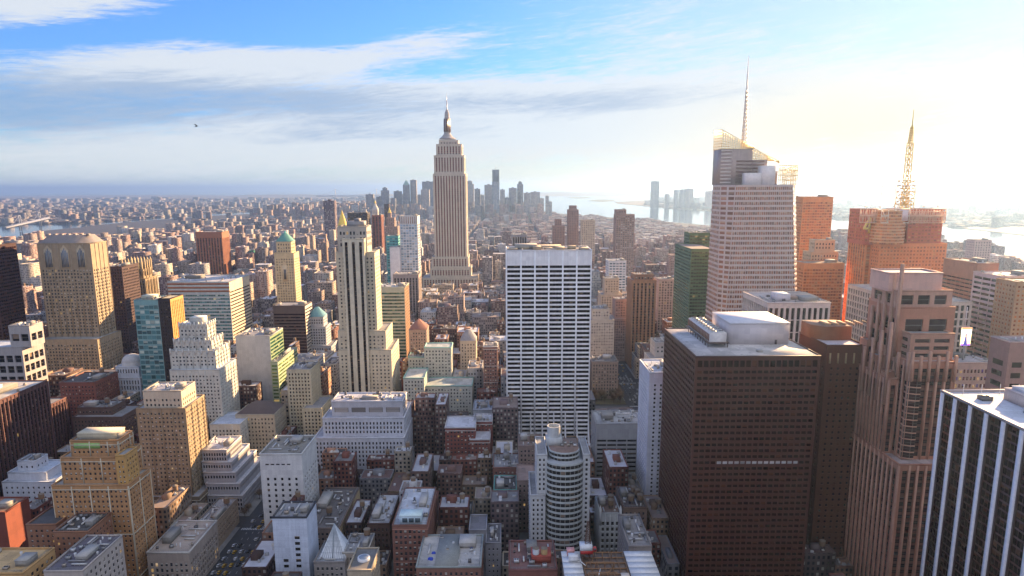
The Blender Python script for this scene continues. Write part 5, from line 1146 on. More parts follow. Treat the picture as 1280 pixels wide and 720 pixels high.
def city_mat():
    if 'city' in MATS: return MATS['city']
    m, t, b = newmat('city_walls'); MATS['city'] = m
    at = t.new('ShaderNodeAttribute'); at.attribute_name = 'Col'; col = at.outputs['Color']
    u, v, _ = t.xyz(t.new('ShaderNodeUVMap').outputs[0])[:3]
    cu, cv = t.m('FLOOR', u), t.m('FLOOR', v); fu, fv = t.m('FRACT', u), t.m('FRACT', v)
    ri = t.new('ShaderNodeNewGeometry').outputs['Random Per Island']
    wd = t.m('ADD', .17, t.m('MULTIPLY', ri, .13))
    inu = t.m('LESS_THAN', t.m('ABSOLUTE', t.m('SUBTRACT', fu, .5)), wd)
    inv = t.m('LESS_THAN', t.m('ABSOLUTE', t.m('SUBTRACT', fv, .45)), .27)
    wall = t.m('GREATER_THAN', u, .0)
    win = t.m('MULTIPLY', t.m('MULTIPLY', inu, inv), wall)
    w = t.white(t.comb(cu, cv, t.m('MULTIPLY', ri, 91.0))); r1 = w[0]
    gl = t.mix(t.m('GREATER_THAN', r1, .72), (.022, .024, .03), (.42, .40, .36))
    tc = t.new('ShaderNodeTexCoord').outputs['Object']
    n = t.m('ADD', t.m('MULTIPLY', t.noise(tc, .09, 5, .65), .8), .58)
    base = t.mix(1.0, col, t.comb(n, n, n), 'MULTIPLY')
    t.l.new(t.mix(win, base, gl), b.inputs['Base Color'])
    t.l.new(t.m('SUBTRACT', .85, t.m('MULTIPLY', win, .6)), b.inputs['Roughness'])
    return m
def add_city_box(g, x0, x1, y0, y1, z0, z1, c, rc, m, cw=3.4, ch=3.7, par=.8, og=None):
    """walls with a parapet and a roof sunk behind it"""
    go = og or g
    nx, ny, nz = max(1, round((x1-x0)/cw)), max(1, round((y1-y0)/cw)), max(1, int((z1-z0)/ch))
    V = [(x0, y0, z0), (x1, y0, z0), (x1, y1, z0), (x0, y1, z0), (x0, y0, z1), (x1, y0, z1), (x1, y1, z1), (x0, y1, z1)]
    F = [(0, 1, 5, 4), (1, 2, 6, 5), (2, 3, 7, 6), (3, 0, 4, 7)]; uv = []
    for n in (nx, ny, nx, ny): uv += [(.001, 0), (n, 0), (n, nz+.25), (.001, nz+.25)]
    g.add(V, F, m, uv, [(*c, 1)]*16)
    t = min(.7, (x1-x0)*.06); a, b_, c_, d = x0+t, x1-t, y0+t, y1-t; zr = z1-par
    V = [(x0, y0, z1), (x1, y0, z1), (x1, y1, z1), (x0, y1, z1), (a, c_, z1), (b_, c_, z1), (b_, d, z1), (a, d, z1), (a, c_, zr), (b_, c_, zr), (b_, d, zr), (a, d, zr)]
    cc = tuple(min(.7, v*1.25) for v in c)
    g.add(V, [(0, 1, 5, 4), (1, 2, 6, 5), (2, 3, 7, 6), (3, 0, 4, 7), (4, 5, 9, 8), (5, 6, 10, 9), (6, 7, 11, 10), (7, 4, 8, 11)], m, [(-1, -1)]*32, [(*cc, 1)]*32)
    go.add(V[8:], [(0, 1, 2, 3)], m, [(-1, -1)]*4, [(*rc, 1)]*4)

dn = [(457, 466, 243), (470, 480, 246), (476, 485, 238), (492, 501, 239), (501, 507, 243), (503.5, 511, 231), (512.5, 520, 225), (519, 528, 244), (526, 536, 237), (527.5, 541, 227), (582, 592, 230), (593, 600, 236), (599, 605, 244), (605.5, 616, 231), (625, 631, 237), (636, 646, 235), (646.5, 654, 230), (655, 663, 241), (663.5, 675, 240), (674, 680, 248), (682, 686, 245), (685.5, 690, 252), (488, 494, 248), (545, 552, 248), (631, 637, 247)]
dl = ['low grey', 'squat slate', 'dark navy', 'boxy charcoal', 'thin pale', 'stepped tan', 'tall slim silver', 'short blue', 'dark slab-like', 'broad light blue', 'dark glassy', 'thin light', 'small brown', 'wide blue-grey', 'thin grey', 'slope-topped', 'flat-topped tall', 'brown rounded', 'broad bluish', 'low dusky', 'needle-like', 'last small', 'little beige', 'half-hidden', 'modest slate']
dp = ['at the east end of the downtown cluster', 'east of the navy one downtown', 'near the east end of downtown', 'by the downtown east shore', 'beside the stepped tan one downtown', 'with pointed top downtown', 'highest east of the stone skyscraper', 'between the slim silver and light blue ones', 'standing before the broad light blue one', 'just east of the stone skyscraper shaft', 'just west of the stone skyscraper shaft', 'west of the dark glassy one', 'below the dark glassy one', 'beside the unfinished tallest tower', 'adjoining the unfinished tallest tower', 'nearest the harbour water', 'behind the slope-topped one', 'towards the harbour tip', 'on the harbour tip', 'low on the harbour tip', 'at the harbour tip end', 'furthest out on the tip', 'before the downtown cluster', 'behind the stone skyscraper', 'beneath the slope-topped one']
rd = random.Random(4)
for k, (a, c, y) in enumerate(dn):
    cc = rd.choice([(.16, .17, .21), (.22, .22, .25), (.28, .26, .27), (.12, .13, .17)])
    far_tower(a, c, y, 5600+rd.uniform(0, 700), cc, f'{dl[k]} tower {dp[k]}', crown=(2 if k == 5 else 1 if k in (2, 16, 10) else 0), group='downtown towers by the harbour')
e = far_tower(615, 624.2, 227, 5500, (.22, .26, .32), 'unfinished tallest downtown tower with dark upper floors and crane', group='downtown towers by the harbour')
X0, z0_ = T(615.2, 227, 5500); X1, z1_ = T(624, 212, 5500); g = Geo(); g.box(X0+1, X1-1, 5501, 5501+X1-X0, z0_, z1_, wall_mat((.06, .07, .10))); g.bar(((X0+X1)/2, 5530, z1_), ((X0+X1)/2, 5530, z1_+40), 1.2, plain((.3, .3, .32))); g.build('upper_floors', e, e.location)
jt = [(815.5, 824.5, 226.5, 'tallest slate'), (832, 837, 243, 'squat grey'), (843.5, 848.5, 237.5, 'first of two slim navy'), (850.5, 857, 237, 'second slim navy'), (857.5, 867, 236, 'broad mauve'), (884.5, 895, 239, 'wide rose-grey')]
jp = ['tower standing alone on the far harbour shore', 'tower beside the lone slate one across the harbour', 'towers across the harbour, the eastern one', 'tower touching the broad mauve one', 'tower on the far harbour shore', 'block on the far shore beside the crystalline skyscraper']
for k, (a, c, y, l) in enumerate(jt): far_tower(a, c, y, 8150, [(.13, .16, .22), (.3, .3, .32), (.16, .18, .24), (.17, .18, .24), (.26, .22, .26), (.34, .24, .26)][k], f'{l} {jp[k]}', group='towers across the harbour')
far_tower(404, 417, 251, 3100, (.10, .06, .08), 'dark plum tower alone above the eastern low city', cat='apartment tower')

# ------------------------------------------------------------------ the rest of the city
PAL = [((.20, .07, .05), 'red brick'), ((.11, .06, .05), 'dark brown'), ((.30, .20, .13), 'tan'), ((.46, .40, .32), 'cream'), ((.26, .26, .28), 'grey'), ((.55, .55, .56), 'white'), ((.38, .21, .14), 'orange brick'), ((.17, .12, .12), 'dusky'), ((.22, .13, .11), 'brown')]
PW = [24, 17, 14, 11, 10, 7, 7, 8, 12]
RPAL = [((.42, .42, .44), 'pale'), ((.22, .21, .21), 'grey'), ((.08, .07, .07), 'tarred'), ((.28, .22, .19), 'buff'), ((.60, .60, .64), 'white'), ((.16, .10, .09), 'brownish')]
def hits(x0, x1, y0, y1, pad=1.0): return any(x0 < f[1]+pad and x1 > f[0]-pad and y0 < f[3]+pad and y1 > f[2]-pad for f in FOOT)
rf = random.Random(11); FILL = []
def cap(x, y):
    if y < 432: return rf.uniform(9, 24)
    if 545 < y < 645 and -12 < x < 97: return rf.uniform(8, 15)
    if 585 < y < 785 and 84 < x < 150: return rf.uniform(8, 15)
    if y < 560: return rf.uniform(14, 40)
    if y < 1050: return rf.uniform(22, 62)
    if 1180 < y < 1475 and -240 < x < -30: return rf.uniform(44, 62)
    if y < 2600:
        h = rf.uniform(18, 60) if rf.random() < .7 else rf.uniform(45, 78)
        if rf.random() < (.32 if (x < -230 or x > 330) else .07 if y > 1500 else 0): h = rf.uniform(60, 108)
        return h
    if x > 250: return rf.uniform(9, 22)
    if y < 5200: return rf.uniform(12, 34) if rf.random() < .93 else rf.uniform(40, 70)
    return rf.uniform(18, 60) if rf.random() < .7 else rf.uniform(60, 130)
for (bx0, bx1, by0, by1) in BLOCKS:
    far = by0 > 2600; lot = (9, 26) if by0 < 1000 else (14, 34) if not far else (22, 50)
    my_ = (by0+by1)/2
    if bx0 > 70 and bx0 < 200 and False: continue
    for (ya, yb_) in ((by0+2, my_-.6), (my_+.6, by1-2)):
        x = bx0+2
        while x < bx1-8:
            w = rf.uniform(*lot) if rf.random() < .78 or ya < 620 else rf.uniform(28, 46)
            if bx1-2-(x+w) < 8: w = bx1-2-x
            x1_ = x+w; dy = (rf.uniform(0, 5) if rf.random() < .4 else 0)
            y0_, y1_ = (ya, yb_-dy) if ya < my_ else (ya+dy, yb_)
            if not on_screen(x+w/2, ya, 60, 60): x = x1_+.4; continue
            park = 88 < x1_ and x < 146 and 770 < y1_ and y0_ < 962
            if park: x = x1_+.4; continue
            if hits(x, x1_, y0_, y1_):
                if ya > 1400: x = x1_+.4; continue
                ok = False
                for ww in (w, 12, 8):
                    for (q0, q1) in ((ya, yb_), (ya, (ya+yb_)/2), ((ya+yb_)/2, yb_), (ya, ya+11), (yb_-11, yb_)):
                        if q1-q0 > 8 and x+ww < bx1-1 and not hits(x, x+ww, q0, q1, .4): ok = True; break
                    if ok: break
                if not ok: x += 3; continue
                w = ww; x1_ = x+w; y0_, y1_ = q0, q1
            h = cap(x, ya)
            if far and rf.random() < .02: x = x1_; continue
            c, cn = rf.choices(PAL, PW)[0]; rc, rn = rf.choice(RPAL); v = rf.uniform(.8, 1.2)
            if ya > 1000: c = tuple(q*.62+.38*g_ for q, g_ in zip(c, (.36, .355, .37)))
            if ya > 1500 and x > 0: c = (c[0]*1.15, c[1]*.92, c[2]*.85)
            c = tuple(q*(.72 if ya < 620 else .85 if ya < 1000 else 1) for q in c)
            c = tuple(min(.7, q*v) for q in c)
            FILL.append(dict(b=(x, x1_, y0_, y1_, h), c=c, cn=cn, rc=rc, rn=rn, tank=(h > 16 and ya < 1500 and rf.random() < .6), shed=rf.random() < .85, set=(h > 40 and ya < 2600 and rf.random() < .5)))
            x = x1_+(.4 if rf.random() < .85 else rf.uniform(2, 6))
# small streets of houses and slabs beyond both rivers
def scatter(poly, y0, y1, xr, n, hs, big, wr, seed):
    rr = random.Random(seed); out = 0
    for _ in range(n):
        u = rr.random(); Y = y0*(y1/y0)**u; X = rr.uniform(xr[0], xr[1])*Y
        if not inside((X, Y), poly) or not on_screen(X, Y, 20, 20): continue
        k = max(1.0, Y/7000); w = rr.uniform(*wr)*k; d = rr.uniform(*wr)*k; h = rr.uniform(*hs) if rr.random() > big else rr.uniform(35, 75)
        if hits(X, X+w, Y, Y+d): continue
        c, cn = rr.choices(PAL, PW)[0]; rc, rn = rr.choice(RPAL); v = rr.uniform(.8, 1.3)
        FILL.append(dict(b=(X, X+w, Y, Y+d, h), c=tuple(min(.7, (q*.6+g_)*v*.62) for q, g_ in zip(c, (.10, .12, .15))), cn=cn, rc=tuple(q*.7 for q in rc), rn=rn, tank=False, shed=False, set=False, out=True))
scatter(BKL, 4000, 17000, (-.85, -.1), 9500, (8, 22), .05, (25, 70), 5)
scatter(NJ, 4200, 16000, (.2, .85), 4500, (8, 20), .03, (30, 80), 6)
scatter([(-2500, 3800), (-900, 3800), (-900, 6200), (-3600, 6200)], 3900, 6100, (-.5, -.2), 60, (40, 60), .6, (30, 50), 8)

def filler_geo(f, gw, gr_, m, det):
    x0, x1, y0, y1, h = f['b']; rr = random.Random(int(x0*7+y0*13)); cw = 3.4 if y0 < 2600 else 6.0
    if f['set'] and x1-x0 > 12:
        h1 = h*rr.uniform(.55, .8); i = rr.uniform(1.5, 4); add_city_box(gw, x0, x1, y0, y1, 0, h1, f['c'], f['rc'], m, cw, og=gr_)
        add_city_box(gw, x0+i, x1-i, y0+i, y1-i*.5, h1-.85, h, f['c'], f['rc'], m, cw, og=gr_); f['roof'] = (x0+i, x1-i, y0+i, y1-i*.5)
    else: add_city_box(gw, x0, x1, y0, y1, 0, h, f['c'], f['rc'], m, cw, 3.7 if y0 < 2600 else 5.0, og=gr_); f['roof'] = (x0, x1, y0, y1)
def filler_top(f, m):
    """rooftop pieces of one ordinary building: [(name, Geo)]"""
    out = []; a, b_, c, d = f['roof']; h = f['b'][4]; rr = random.Random(int(a*11+c*3)); z = h-.78; W, D = b_-a, d-c
    if f['shed'] and W > 6:
        g = Geo(); sx_, sy_ = a+W*rr.uniform(.15, .5), c+D*rr.uniform(.2, .5); q_ = rr.uniform(.7, 1.4); cc = tuple(min(.7, v*q_) for v in f['c'])
        g.add(*box_vf(sx_, sx_+min(W*.35, 9), sy_, sy_+min(D*.3, 9), z, z+rr.uniform(2.6, 4.5)), m, [(-1, -1)]*20, [(*cc, 1)]*20); out.append(('rooftop_shed', g))
    if W > 9 and c < 1400:
        for k in range(rr.randint(4, 9)):
            g = Geo(); q = rr.uniform(1.2, 2.8); sx_, sy_ = a+W*rr.uniform(.1, .8), c+D*rr.uniform(.08, .85); cc = rr.choice([(.55, .56, .58), (.4, .4, .4), (.2, .2, .2), (.62, .6, .55)])
            g.add(*box_vf(sx_, sx_+q, sy_, sy_+q*.8, z, z+rr.uniform(.8, 2)), m, [(-1, -1)]*20, [(*cc, 1)]*20); out.append(('air_conditioner', g))
    if f['tank']:
        g = Geo(); tx, ty = a+W*rr.uniform(.6, .8), c+D*rr.uniform(.3, .7); r = 1.9; k = plain((.05, .05, .05), name='steel')
        for s1, s2 in ((-1, -1), (1, -1), (1, 1), (-1, 1)): g.bar((tx+s1*1.2, ty+s2*1.2, z), (tx+s1*1.2, ty+s2*1.2, z+3.2), .15, k)
        g.cyl(tx, ty, z+3.2, z+6.8, r, r, wall_mat((.20, .13, .08), name='weathered_wood'), 12); g.cyl(tx, ty, z+6.8, z+7.9, r*1.1, .05, wall_mat((.22, .18, .14)), 12); out.append(('water_tank', g))
    return out
def box_vf(x0, x1, y0, y1, z0, z1):
    return [(x0, y0, z0), (x1, y0, z0), (x1, y1, z0), (x0, y1, z0), (x0, y0, z1), (x1, y0, z1), (x1, y1, z1), (x0, y1, z1)], [(0, 1, 5, 4), (1, 2, 6, 5), (2, 3, 7, 6), (3, 0, 4, 7), (4, 5, 6, 7)]

# which ordinary buildings show largest: rays from the viewpoint against all boxes
def choose(nmax):
    from mathutils.bvhtree import BVHTree
    V, F, own = [], [], []
    def put(x0, x1, y0, y1, z0, z1, k):
        v, f = box_vf(x0, x1, y0, y1, z0, z1); o = len(V); V.extend(v); F.extend([tuple(i+o for i in q) for q in f]); own.extend([k]*5)
    for i, f in enumerate(FILL): put(*f['b'][:4], 0, f['b'][4], i)
    for b in ALLB:
        for q in b.blocks: put(*q, -1)
    t = BVHTree.FromPolygons(V, F); cnt = {}
    for py in range(236, 722, 3):
        for px in range(0, 1280, 3):
            a, fw, u = ray(px, py); h = t.ray_cast(Vector((0, 0, H)), Vector((a, fw, u)).normalized())
            if h[2] is not None and own[h[2]] >= 0:
                e = cnt.setdefault(own[h[2]], [0, 0, 0]); e[0] += 1; e[1] += px; e[2] += py
    return cnt
CNT = choose(0)
order = sorted(CNT, key=lambda i: -CNT[i][0]); IND = set(order[:235])
LM = []   # (x, y in the picture, depth, phrase)
for xx, yy, Y, ph in [(95, 400, 790, 'the gothic tower'), (30, 540, 500, 'the dark red-brown office'), (200, 430, 690, 'the half turquoise glass office'), (245, 480, 620, 'the crenellated white tower'), (260, 400, 900, 'the banded glass office'), (205, 560, 500, 'the tan brick hotel'), (120, 640, 400, 'the ochre stepped tower'), (285, 600, 515, 'the grey ziggurat office'),
                      (355, 340, 1000, 'the turquoise pyramid roof tower'), (362, 420, 880, 'the brown box office'), (450, 380, 690, 'the cream striped tower'), (445, 560, 570, 'the pale blue-grey office'), (350, 600, 470, 'the plain white tower'), (365, 680, 400, 'the blue-white panelled tower'), (510, 320, 1250, 'the glass grid tower'), (560, 340, 1500, 'the stone skyscraper'),
                      (545, 500, 700, 'the pale stepped block'), (585, 590, 560, 'the dark red brick tower'), (512, 680, 406, 'the terraced loft'), (560, 690, 370, 'the tarpaulin roof'), (632, 640, 470, 'the turquoise mural'), (686, 440, 640, 'the white lattice slab'), (700, 620, 425, 'the bow-front tower'), (775, 560, 552, 'the strip-window office'), (805, 400, 940, 'the orange-brown avenue tower'),
                      (870, 350, 850, 'the dark green double tower'), (930, 560, 400, 'the big bronze slab'), (950, 320, 760, 'the crystalline skyscraper'), (1000, 400, 600, 'the white office grid'), (1130, 300, 800, 'the broadcast tower'), (1150, 500, 460, 'the stepped granite tower'), (1220, 500, 380, 'the white-finned black tower'), (1225, 370, 700, 'the wide brick tower'), (760, 290, 1600, 'the white-dotted apartment tower'), (262, 310, 1700, 'the reddish ribbed slab'), (1230, 450, 600, 'the billboard')]:
    LM.append((xx, yy, Y, ph))
ORD = ['nearest', 'second', 'third', 'fourth', 'fifth', 'sixth', 'seventh', 'eighth', 'ninth', 'tenth', 'eleventh', 'twelfth']
lab = {}
for i in order[:235]:
    f = FILL[i]; n, sx_, sy_ = CNT[i]; cx_, cy_ = sx_/n, sy_/n
    l = min(LM, key=lambda q: (q[0]-cx_)**2+((q[1]-cy_)*1.3)**2)
    rel = 'beyond' if f['b'][2] > l[2] else 'before'
    h = f['b'][4]; sz = 'tall' if h > 60 else 'mid-rise' if h > 32 else 'low'
    ex = ' with water tank' if f['tank'] else ' with stepped top' if f['set'] else ''
    key = (f"{sz} {f['cn']} building{ex} and {f['rn']} roof" if ex else f"{sz} {f['cn']} building with {f['rn']} roof", rel, l[3])
    lab.setdefault(key, []).append((math.hypot(l[0]-cx_, l[1]-cy_), i))
LABEL = {}
for (a, rel, ph), v in lab.items():
    v.sort()
    for k, (_, i) in enumerate(v):
        LABEL[i] = f"{a}, {rel} {ph}" if len(v) == 1 else f"{a}, {ORD[min(k, 11)]} of such {rel} {ph}"
        if len(LABEL[i].split()) > 16: LABEL[i] = LABEL[i].replace(' building with', ' one with').replace('with water tank and', 'with tank,').replace(' of such', '')
        if len(LABEL[i].split()) > 16: LABEL[i] = LABEL[i].replace('with stepped top and', 'stepped,')
mcity = city_mat(); mass = Geo()
for i, f in enumerate(FILL):
    if i in IND:
        x0, x1, y0, y1, h = f['b']; org = np.array(((x0+x1)/2, (y0+y1)/2, 0))
        gw, gr_ = Geo(), Geo(); filler_geo(f, gw, gr_, mcity, True)
        e = thing('city_building', LABEL[i], 'building', org, 'ordinary city buildings'); gw.build('wall', e, org); gr_.build('roof', e, org)
        for n_, g in filler_top(f, mcity): g.build(n_, e, org)
    else:
        if i not in CNT and f['b'][2] < 900: pass
        filler_geo(f, mass, mass, mcity, False)
        if f['b'][2] < 2200:
            for n_, g in filler_top(f, mcity):
                for v, ff, mi, uv, cl in zip(g.v, g.f, g.mi, g.uv, g.col):
                    pass
                o = 0; V = np.concatenate(g.v); 
                for ff, mi, uv, cl in zip(g.f, g.mi, g.uv, g.col): mass.add(V, ff, g.mats[int(mi[0])], uv, cl)
o = mass.build('distant_city'); o['kind'] = 'stuff'; o['label'] = 'dense mass of low city buildings reaching to the rivers and beyond'

for b in ALLB: b.finish()

# ------------------------------------------------------------------ bridges, statue, park, cars, crane, billboard, bird
def bridge(label, A, B, towers, deckz, th, w, col):
    ax, ay = A; bx, by = B; e = thing('suspension_bridge', label, 'bridge', ((ax+bx)/2, (ay+by)/2, 0)); org = ((ax+bx)/2, (ay+by)/2, 0); m = plain(col, .6)
    P = lambda f, z: (ax+(bx-ax)*f, ay+(by-ay)*f, z)
    g = Geo(); g.bar(P(0, deckz), P(1, deckz), w/2, m); g.build('deck', e, org)
    for f in towers:
        g = Geo()
        for s in (-1, 1): g.bar((P(f, 0)[0], P(f, 0)[1]+s*w*.6, 0), (P(f, 0)[0], P(f, 0)[1]+s*w*.6, th), w*.22, m)
        g.bar((P(f, 0)[0], P(f, 0)[1]-w*.6, th-4), (P(f, 0)[0], P(f, 0)[1]+w*.6, th-4), w*.2, m); g.build('tower', e, org)
    g = Geo(); f0, f1 = towers
    pts = [P(0, deckz)]+[P(f0*k/6, deckz+(th-deckz)*(k/6)**2) for k in range(1, 7)]+[P(f0+(f1-f0)*k/16, deckz+6+(th-deckz-6)*(2*k/16-1)**2) for k in range(1, 17)]+[P(f1+(1-f1)*k/6, deckz+(th-deckz)*(1-k/6)**2) for k in range(1, 7)]
    for p, q in zip(pts[:-1], pts[1:]): g.bar(p, q, w*.07, m)
    g.build('cable', e, org)
a, c = G(45, 286), G(45, 279)
bridge('grey suspension bridge crossing the eastern river, far left', (G(8, 294)[0], G(8, 294)[1]), G(62, 279.4), (.28, .74), 42, 100, 14, (.22, .24, .30))
A = (G(395, 245.5)[0], 16500); B = (G(490, 244)[0]+0, 17200)
bridge('distant suspension bridge on the harbour horizon with two towers', (T(395, 240, 16500)[0], 16500), (T(494, 240, 16900)[0], 16900), (.24, .76), 70, 235, 22, (.25, .28, .36))
e = thing('statue', 'tiny green robed statue on a star-shaped pedestal on the harbour island', 'statue', (G(714, 246.9)[0], G(714, 246.9)[1], 0)); ox, oy = G(714, 246.9)
g = Geo(); g.pyr(-22, 22, -22, 22, 0, 10, wall_mat((.4, .36, .3)), .8); g.pyr(-9, 9, -9, 9, 10, 47, wall_mat((.4, .36, .3)), .6); g.build('pedestal', e)
g = Geo(); m = plain((.12, .26, .2), .6); g.cyl(0, 0, 47, 78, 6, 3.5, m, 10); g.cyl(0, 0, 78, 84, 2.2, 2.2, m, 8); g.bar((2, 0, 76), (6, 0, 92), 1.2, m); g.cyl(6, 0, 92, 95, 1.6, .6, m, 8)
for k in range(7): a_ = math.pi*k/6; g.bar((0, 0, 83), (4*math.cos(a_), 0, 83+4*math.sin(a_)), .3, m)
g.build('figure', e)
for o in e.children: pass

# park with bare winter trees
struct_g = Geo(); struct_g.box(92, 142, 780, 955, .14, .30, land_mat((.10, .11, .05), (.14, .12, .08), (.2, .18, .15))); struct(struct_g.build('park_lawn'))
def crown_geo(seed):
    rr = np.random.RandomState(seed); g = Geo(); n = 620
    d = rr.normal(size=(n, 3)); d /= np.linalg.norm(d, axis=1)[:, None]; r = rr.uniform(.25, 1, n)**.5
    lob = 1+.28*np.sin(d[:, 0]*4+seed)*np.cos(d[:, 1]*3+seed*2)
    P = d*r[:, None]*lob[:, None]*np.array((4.2, 4.2, 3.6))+np.array((0, 0, 8.2))
    a = rr.normal(size=(n, 3)); a /= np.linalg.norm(a, axis=1)[:, None]; b_ = np.cross(a, d); b_ /= np.linalg.norm(b_, axis=1)[:, None]+1e-6
    s = rr.uniform(.22, .5, n)[:, None]; V = np.stack([P-a*s-b_*s*.5, P+a*s-b_*s*.5, P+a*s+b_*s*.5, P-a*s+b_*s*.5], 1).reshape(-1, 3)
    g.add(V, np.arange(n*4).reshape(-1, 4), wall_mat([(.16, .10, .06), (.20, .13, .07), (.12, .10, .05)][seed % 3], name='twigs'))
    return g
def trunk_geo(seed):
    rr = random.Random(seed); g = Geo(); m = wall_mat((.09, .06, .045), name='bark'); g.cyl(0, 0, 0, 5, .38, .24, m, 8)
    for k in range(9):
        a = rr.uniform(0, 6.28); p = (0, 0, rr.uniform(3, 5.5)); q = (math.cos(a)*rr.uniform(1.5, 3.4), math.sin(a)*rr.uniform(1.5, 3.4), rr.uniform(6.5, 10.5)); g.bar(p, q, .12, m)
        for j in range(2): g.bar(q, (q[0]+rr.uniform(-1.2, 1.2), q[1]+rr.uniform(-1.2, 1.2), q[2]+rr.uniform(.4, 1.6)), .05, m)
    return g
protos = []
for k in range(3):
    r = thing('tree', 'bare brown winter tree in the park beside the avenue', 'tree', (0, 0, 0), 'bare trees in the park'); crown_geo(k).build('crown', r); trunk_geo(k).build('trunk', r); protos.append(r)
rt = random.Random(5); n = 0
for yy in np.arange(786, 952, 9.5):
    for xx in (97, 106, 115, 128, 137):
        if 115 <= xx <= 128 and 820 < yy < 920: continue
        src = protos[n % 3]
        if n < 3: r = src
        else:
            r = src.copy(); COL.objects.link(r)
            for ch in src.children: c = ch.copy(); COL.objects.link(c); c.parent = r
        r.location = (xx+rt.uniform(-1.5, 1.5), yy+rt.uniform(-2, 2), .3); r.rotation_euler = (0, 0, rt.uniform(0, 6)); s = rt.uniform(.85, 1.3); r.scale = (s, s, s); n += 1

# street trees along the eastern avenue
for yy in np.arange(388, 640, 8.0):
    for xx in (-212.5, -177.5):
        if rt.random() < .35 or hits(xx-1, xx+1, yy-1, yy+1): continue
        src = protos[n % 3]; r = src.copy(); COL.objects.link(r)
        for ch in src.children: c = ch.copy(); COL.objects.link(c); c.parent = r
        r['label'] = 'bare brown street tree on the pavement of the eastern avenue'; r['group'] = 'street trees on the eastern avenue'
        r.location = (xx, yy, .15); r.rotation_euler = (0, 0, rt.uniform(0, 6)); s = rt.uniform(.6, .9); r.scale = (s, s, s); n += 1
# cars on the avenues
def car_parts(c):
    g = Geo(); m = plain(c, .3, .2, name='car_paint')
    pr = [(-2.3, .35), (2.3, .35), (2.35, .8), (1.2, .95), (.6, 1.45), (-1.3, 1.5), (-2.0, .98), (-2.35, .9)]; w = .9
    n = len(pr); V = [(-w, y, z) for y, z in pr]+[(w, y, z) for y, z in pr]
    F = [(i, (i+1) % n, n+(i+1) % n, n+i) for i in range(n)]+[(0, 1, 2, 3), (0, 3, 6, 7), (3, 4, 5, 6), (n, n+3, n+2, n+1), (n, n+7, n+6, n+3), (n+3, n+6, n+5, n+4)]
    g.add(V, F, m)
    w2 = Geo(); gl = plain((.02, .025, .03), .08)
    for s in (-1, 1): w2.add([(s*(w+.01), .95, 1.0), (s*(w+.01), .5, 1.4), (s*(w+.01), -1.2, 1.44), (s*(w+.01), -1.75, 1.02)], [(0, 1, 2, 3)], gl)
    w2.add([(-.8, 1.15, 1.0), (.8, 1.15, 1.0), (.75, .66, 1.42), (-.75, .66, 1.42)], [(0, 1, 2, 3)], gl); w2.add([(-.8, -1.96, 1.03), (.8, -1.96, 1.03), (.75, -1.4, 1.47), (-.75, -1.4, 1.47)], [(0, 1, 2, 3)], gl)
    ws = []
    for sx_ in (-1, 1):
        for yy in (-1.45, 1.45):
            h = Geo(); nn = 12; a = np.arange(nn)*2*math.pi/nn; x0, x1 = sx_*.72, sx_*.94
            V = [(x0, yy+.34*math.cos(q), .34+.34*math.sin(q)) for q in a]+[(x1, yy+.34*math.cos(q), .34+.34*math.sin(q)) for q in a]+[(x1, yy, .34)]
            h.add(V, [(i, (i+1) % nn, nn+(i+1) % nn, nn+i) for i in range(nn)]+[(nn+i, nn+(i+1) % nn, 2*nn, 2*nn) for i in range(nn)], plain((.015, .015, .015))); ws.append(h)
    return g, w2, ws
kinds = [((.55, .32, .03), 'yellow taxi', 'taxi'), ((.6, .6, .62), 'silver car', 'car'), ((.03, .03, .035), 'black car', 'car'), ((.55, .55, .55), 'white car', 'car')]
cp = {}
for c, nme, cat in kinds:
    r = thing(nme.split()[-1], f'{nme} in traffic on one of the two avenues', cat, (0, 0, 0), f'{nme}s in the avenue traffic'); a_, b_, ws = car_parts(c)
    a_.build('body', r); b_.build('window', r)
    for w in ws: w.build('wheel', r)
    cp[nme] = [r, False]
spots = [(158+l, y) for y in np.arange(780, 1080, 8.2) for l in (-8.6, -4.6, 0, 4.6, 8.6)]
rt.shuffle(spots)
spots = spots[:70]+[(-195+l, y) for y in np.arange(385, 640, 9.0) for l in (-8.6, -4.6, 0, 4.6, 8.6) if rt.random() < .55]
for (xx, yy) in spots:
    nme = rt.choice(['yellow taxi', 'silver car', 'silver car', 'black car', 'white car']); src, used = cp[nme]
    if not used: r = src; cp[nme][1] = True
    else:
        r = src.copy(); COL.objects.link(r)
        for ch in src.children: c = ch.copy(); COL.objects.link(c); c.parent = r
    r.location = (xx, yy+rt.uniform(-1, 1), .012)

# construction deck with steel frames, bottom centre
Yd = 352; xa_, zd = T(700, 688, Yd); xb_, _ = T(814, 688, Yd)
b = Bld('construction_deck', 'unfinished building top with white panels and rusty steel beams beside the red crane', 'building site')
g = Geo(); g.box(xa_+1, xb_-1, 300, Yd-.5, 0, zd-1, wall_mat((.30, .22, .17))); b.blocks = [(xa_, xb_, 300, Yd, 0, zd)]; b.add('core', g)
rs = plain((.32, .17, .08), .5, .2, name='rusty_steel'); wp = plain((.80, .79, .77), .5)
for k in range(9):
    for side in (0, 1):
        x_0, x_1 = (xa_+.5, xa_+11) if side == 0 else (xb_-16, xb_-.5)
        g = Geo(); g.box(x_0, x_1, 301+k*5.6, 306.2+k*5.6, zd-.4, zd, wp); b.add('white_panel', g)
g = Geo()
for k in range(10): g.box(xa_+12, xb_-17, 301+k*5.4, 301.6+k*5.4, zd-.6, zd+.1, rs)
for k in range(7): x_ = xa_+12+k*(xb_-17-xa_-12)/6; g.box(x_-.3, x_+.3, 301, Yd-1, zd-.9, zd-.05, rs)
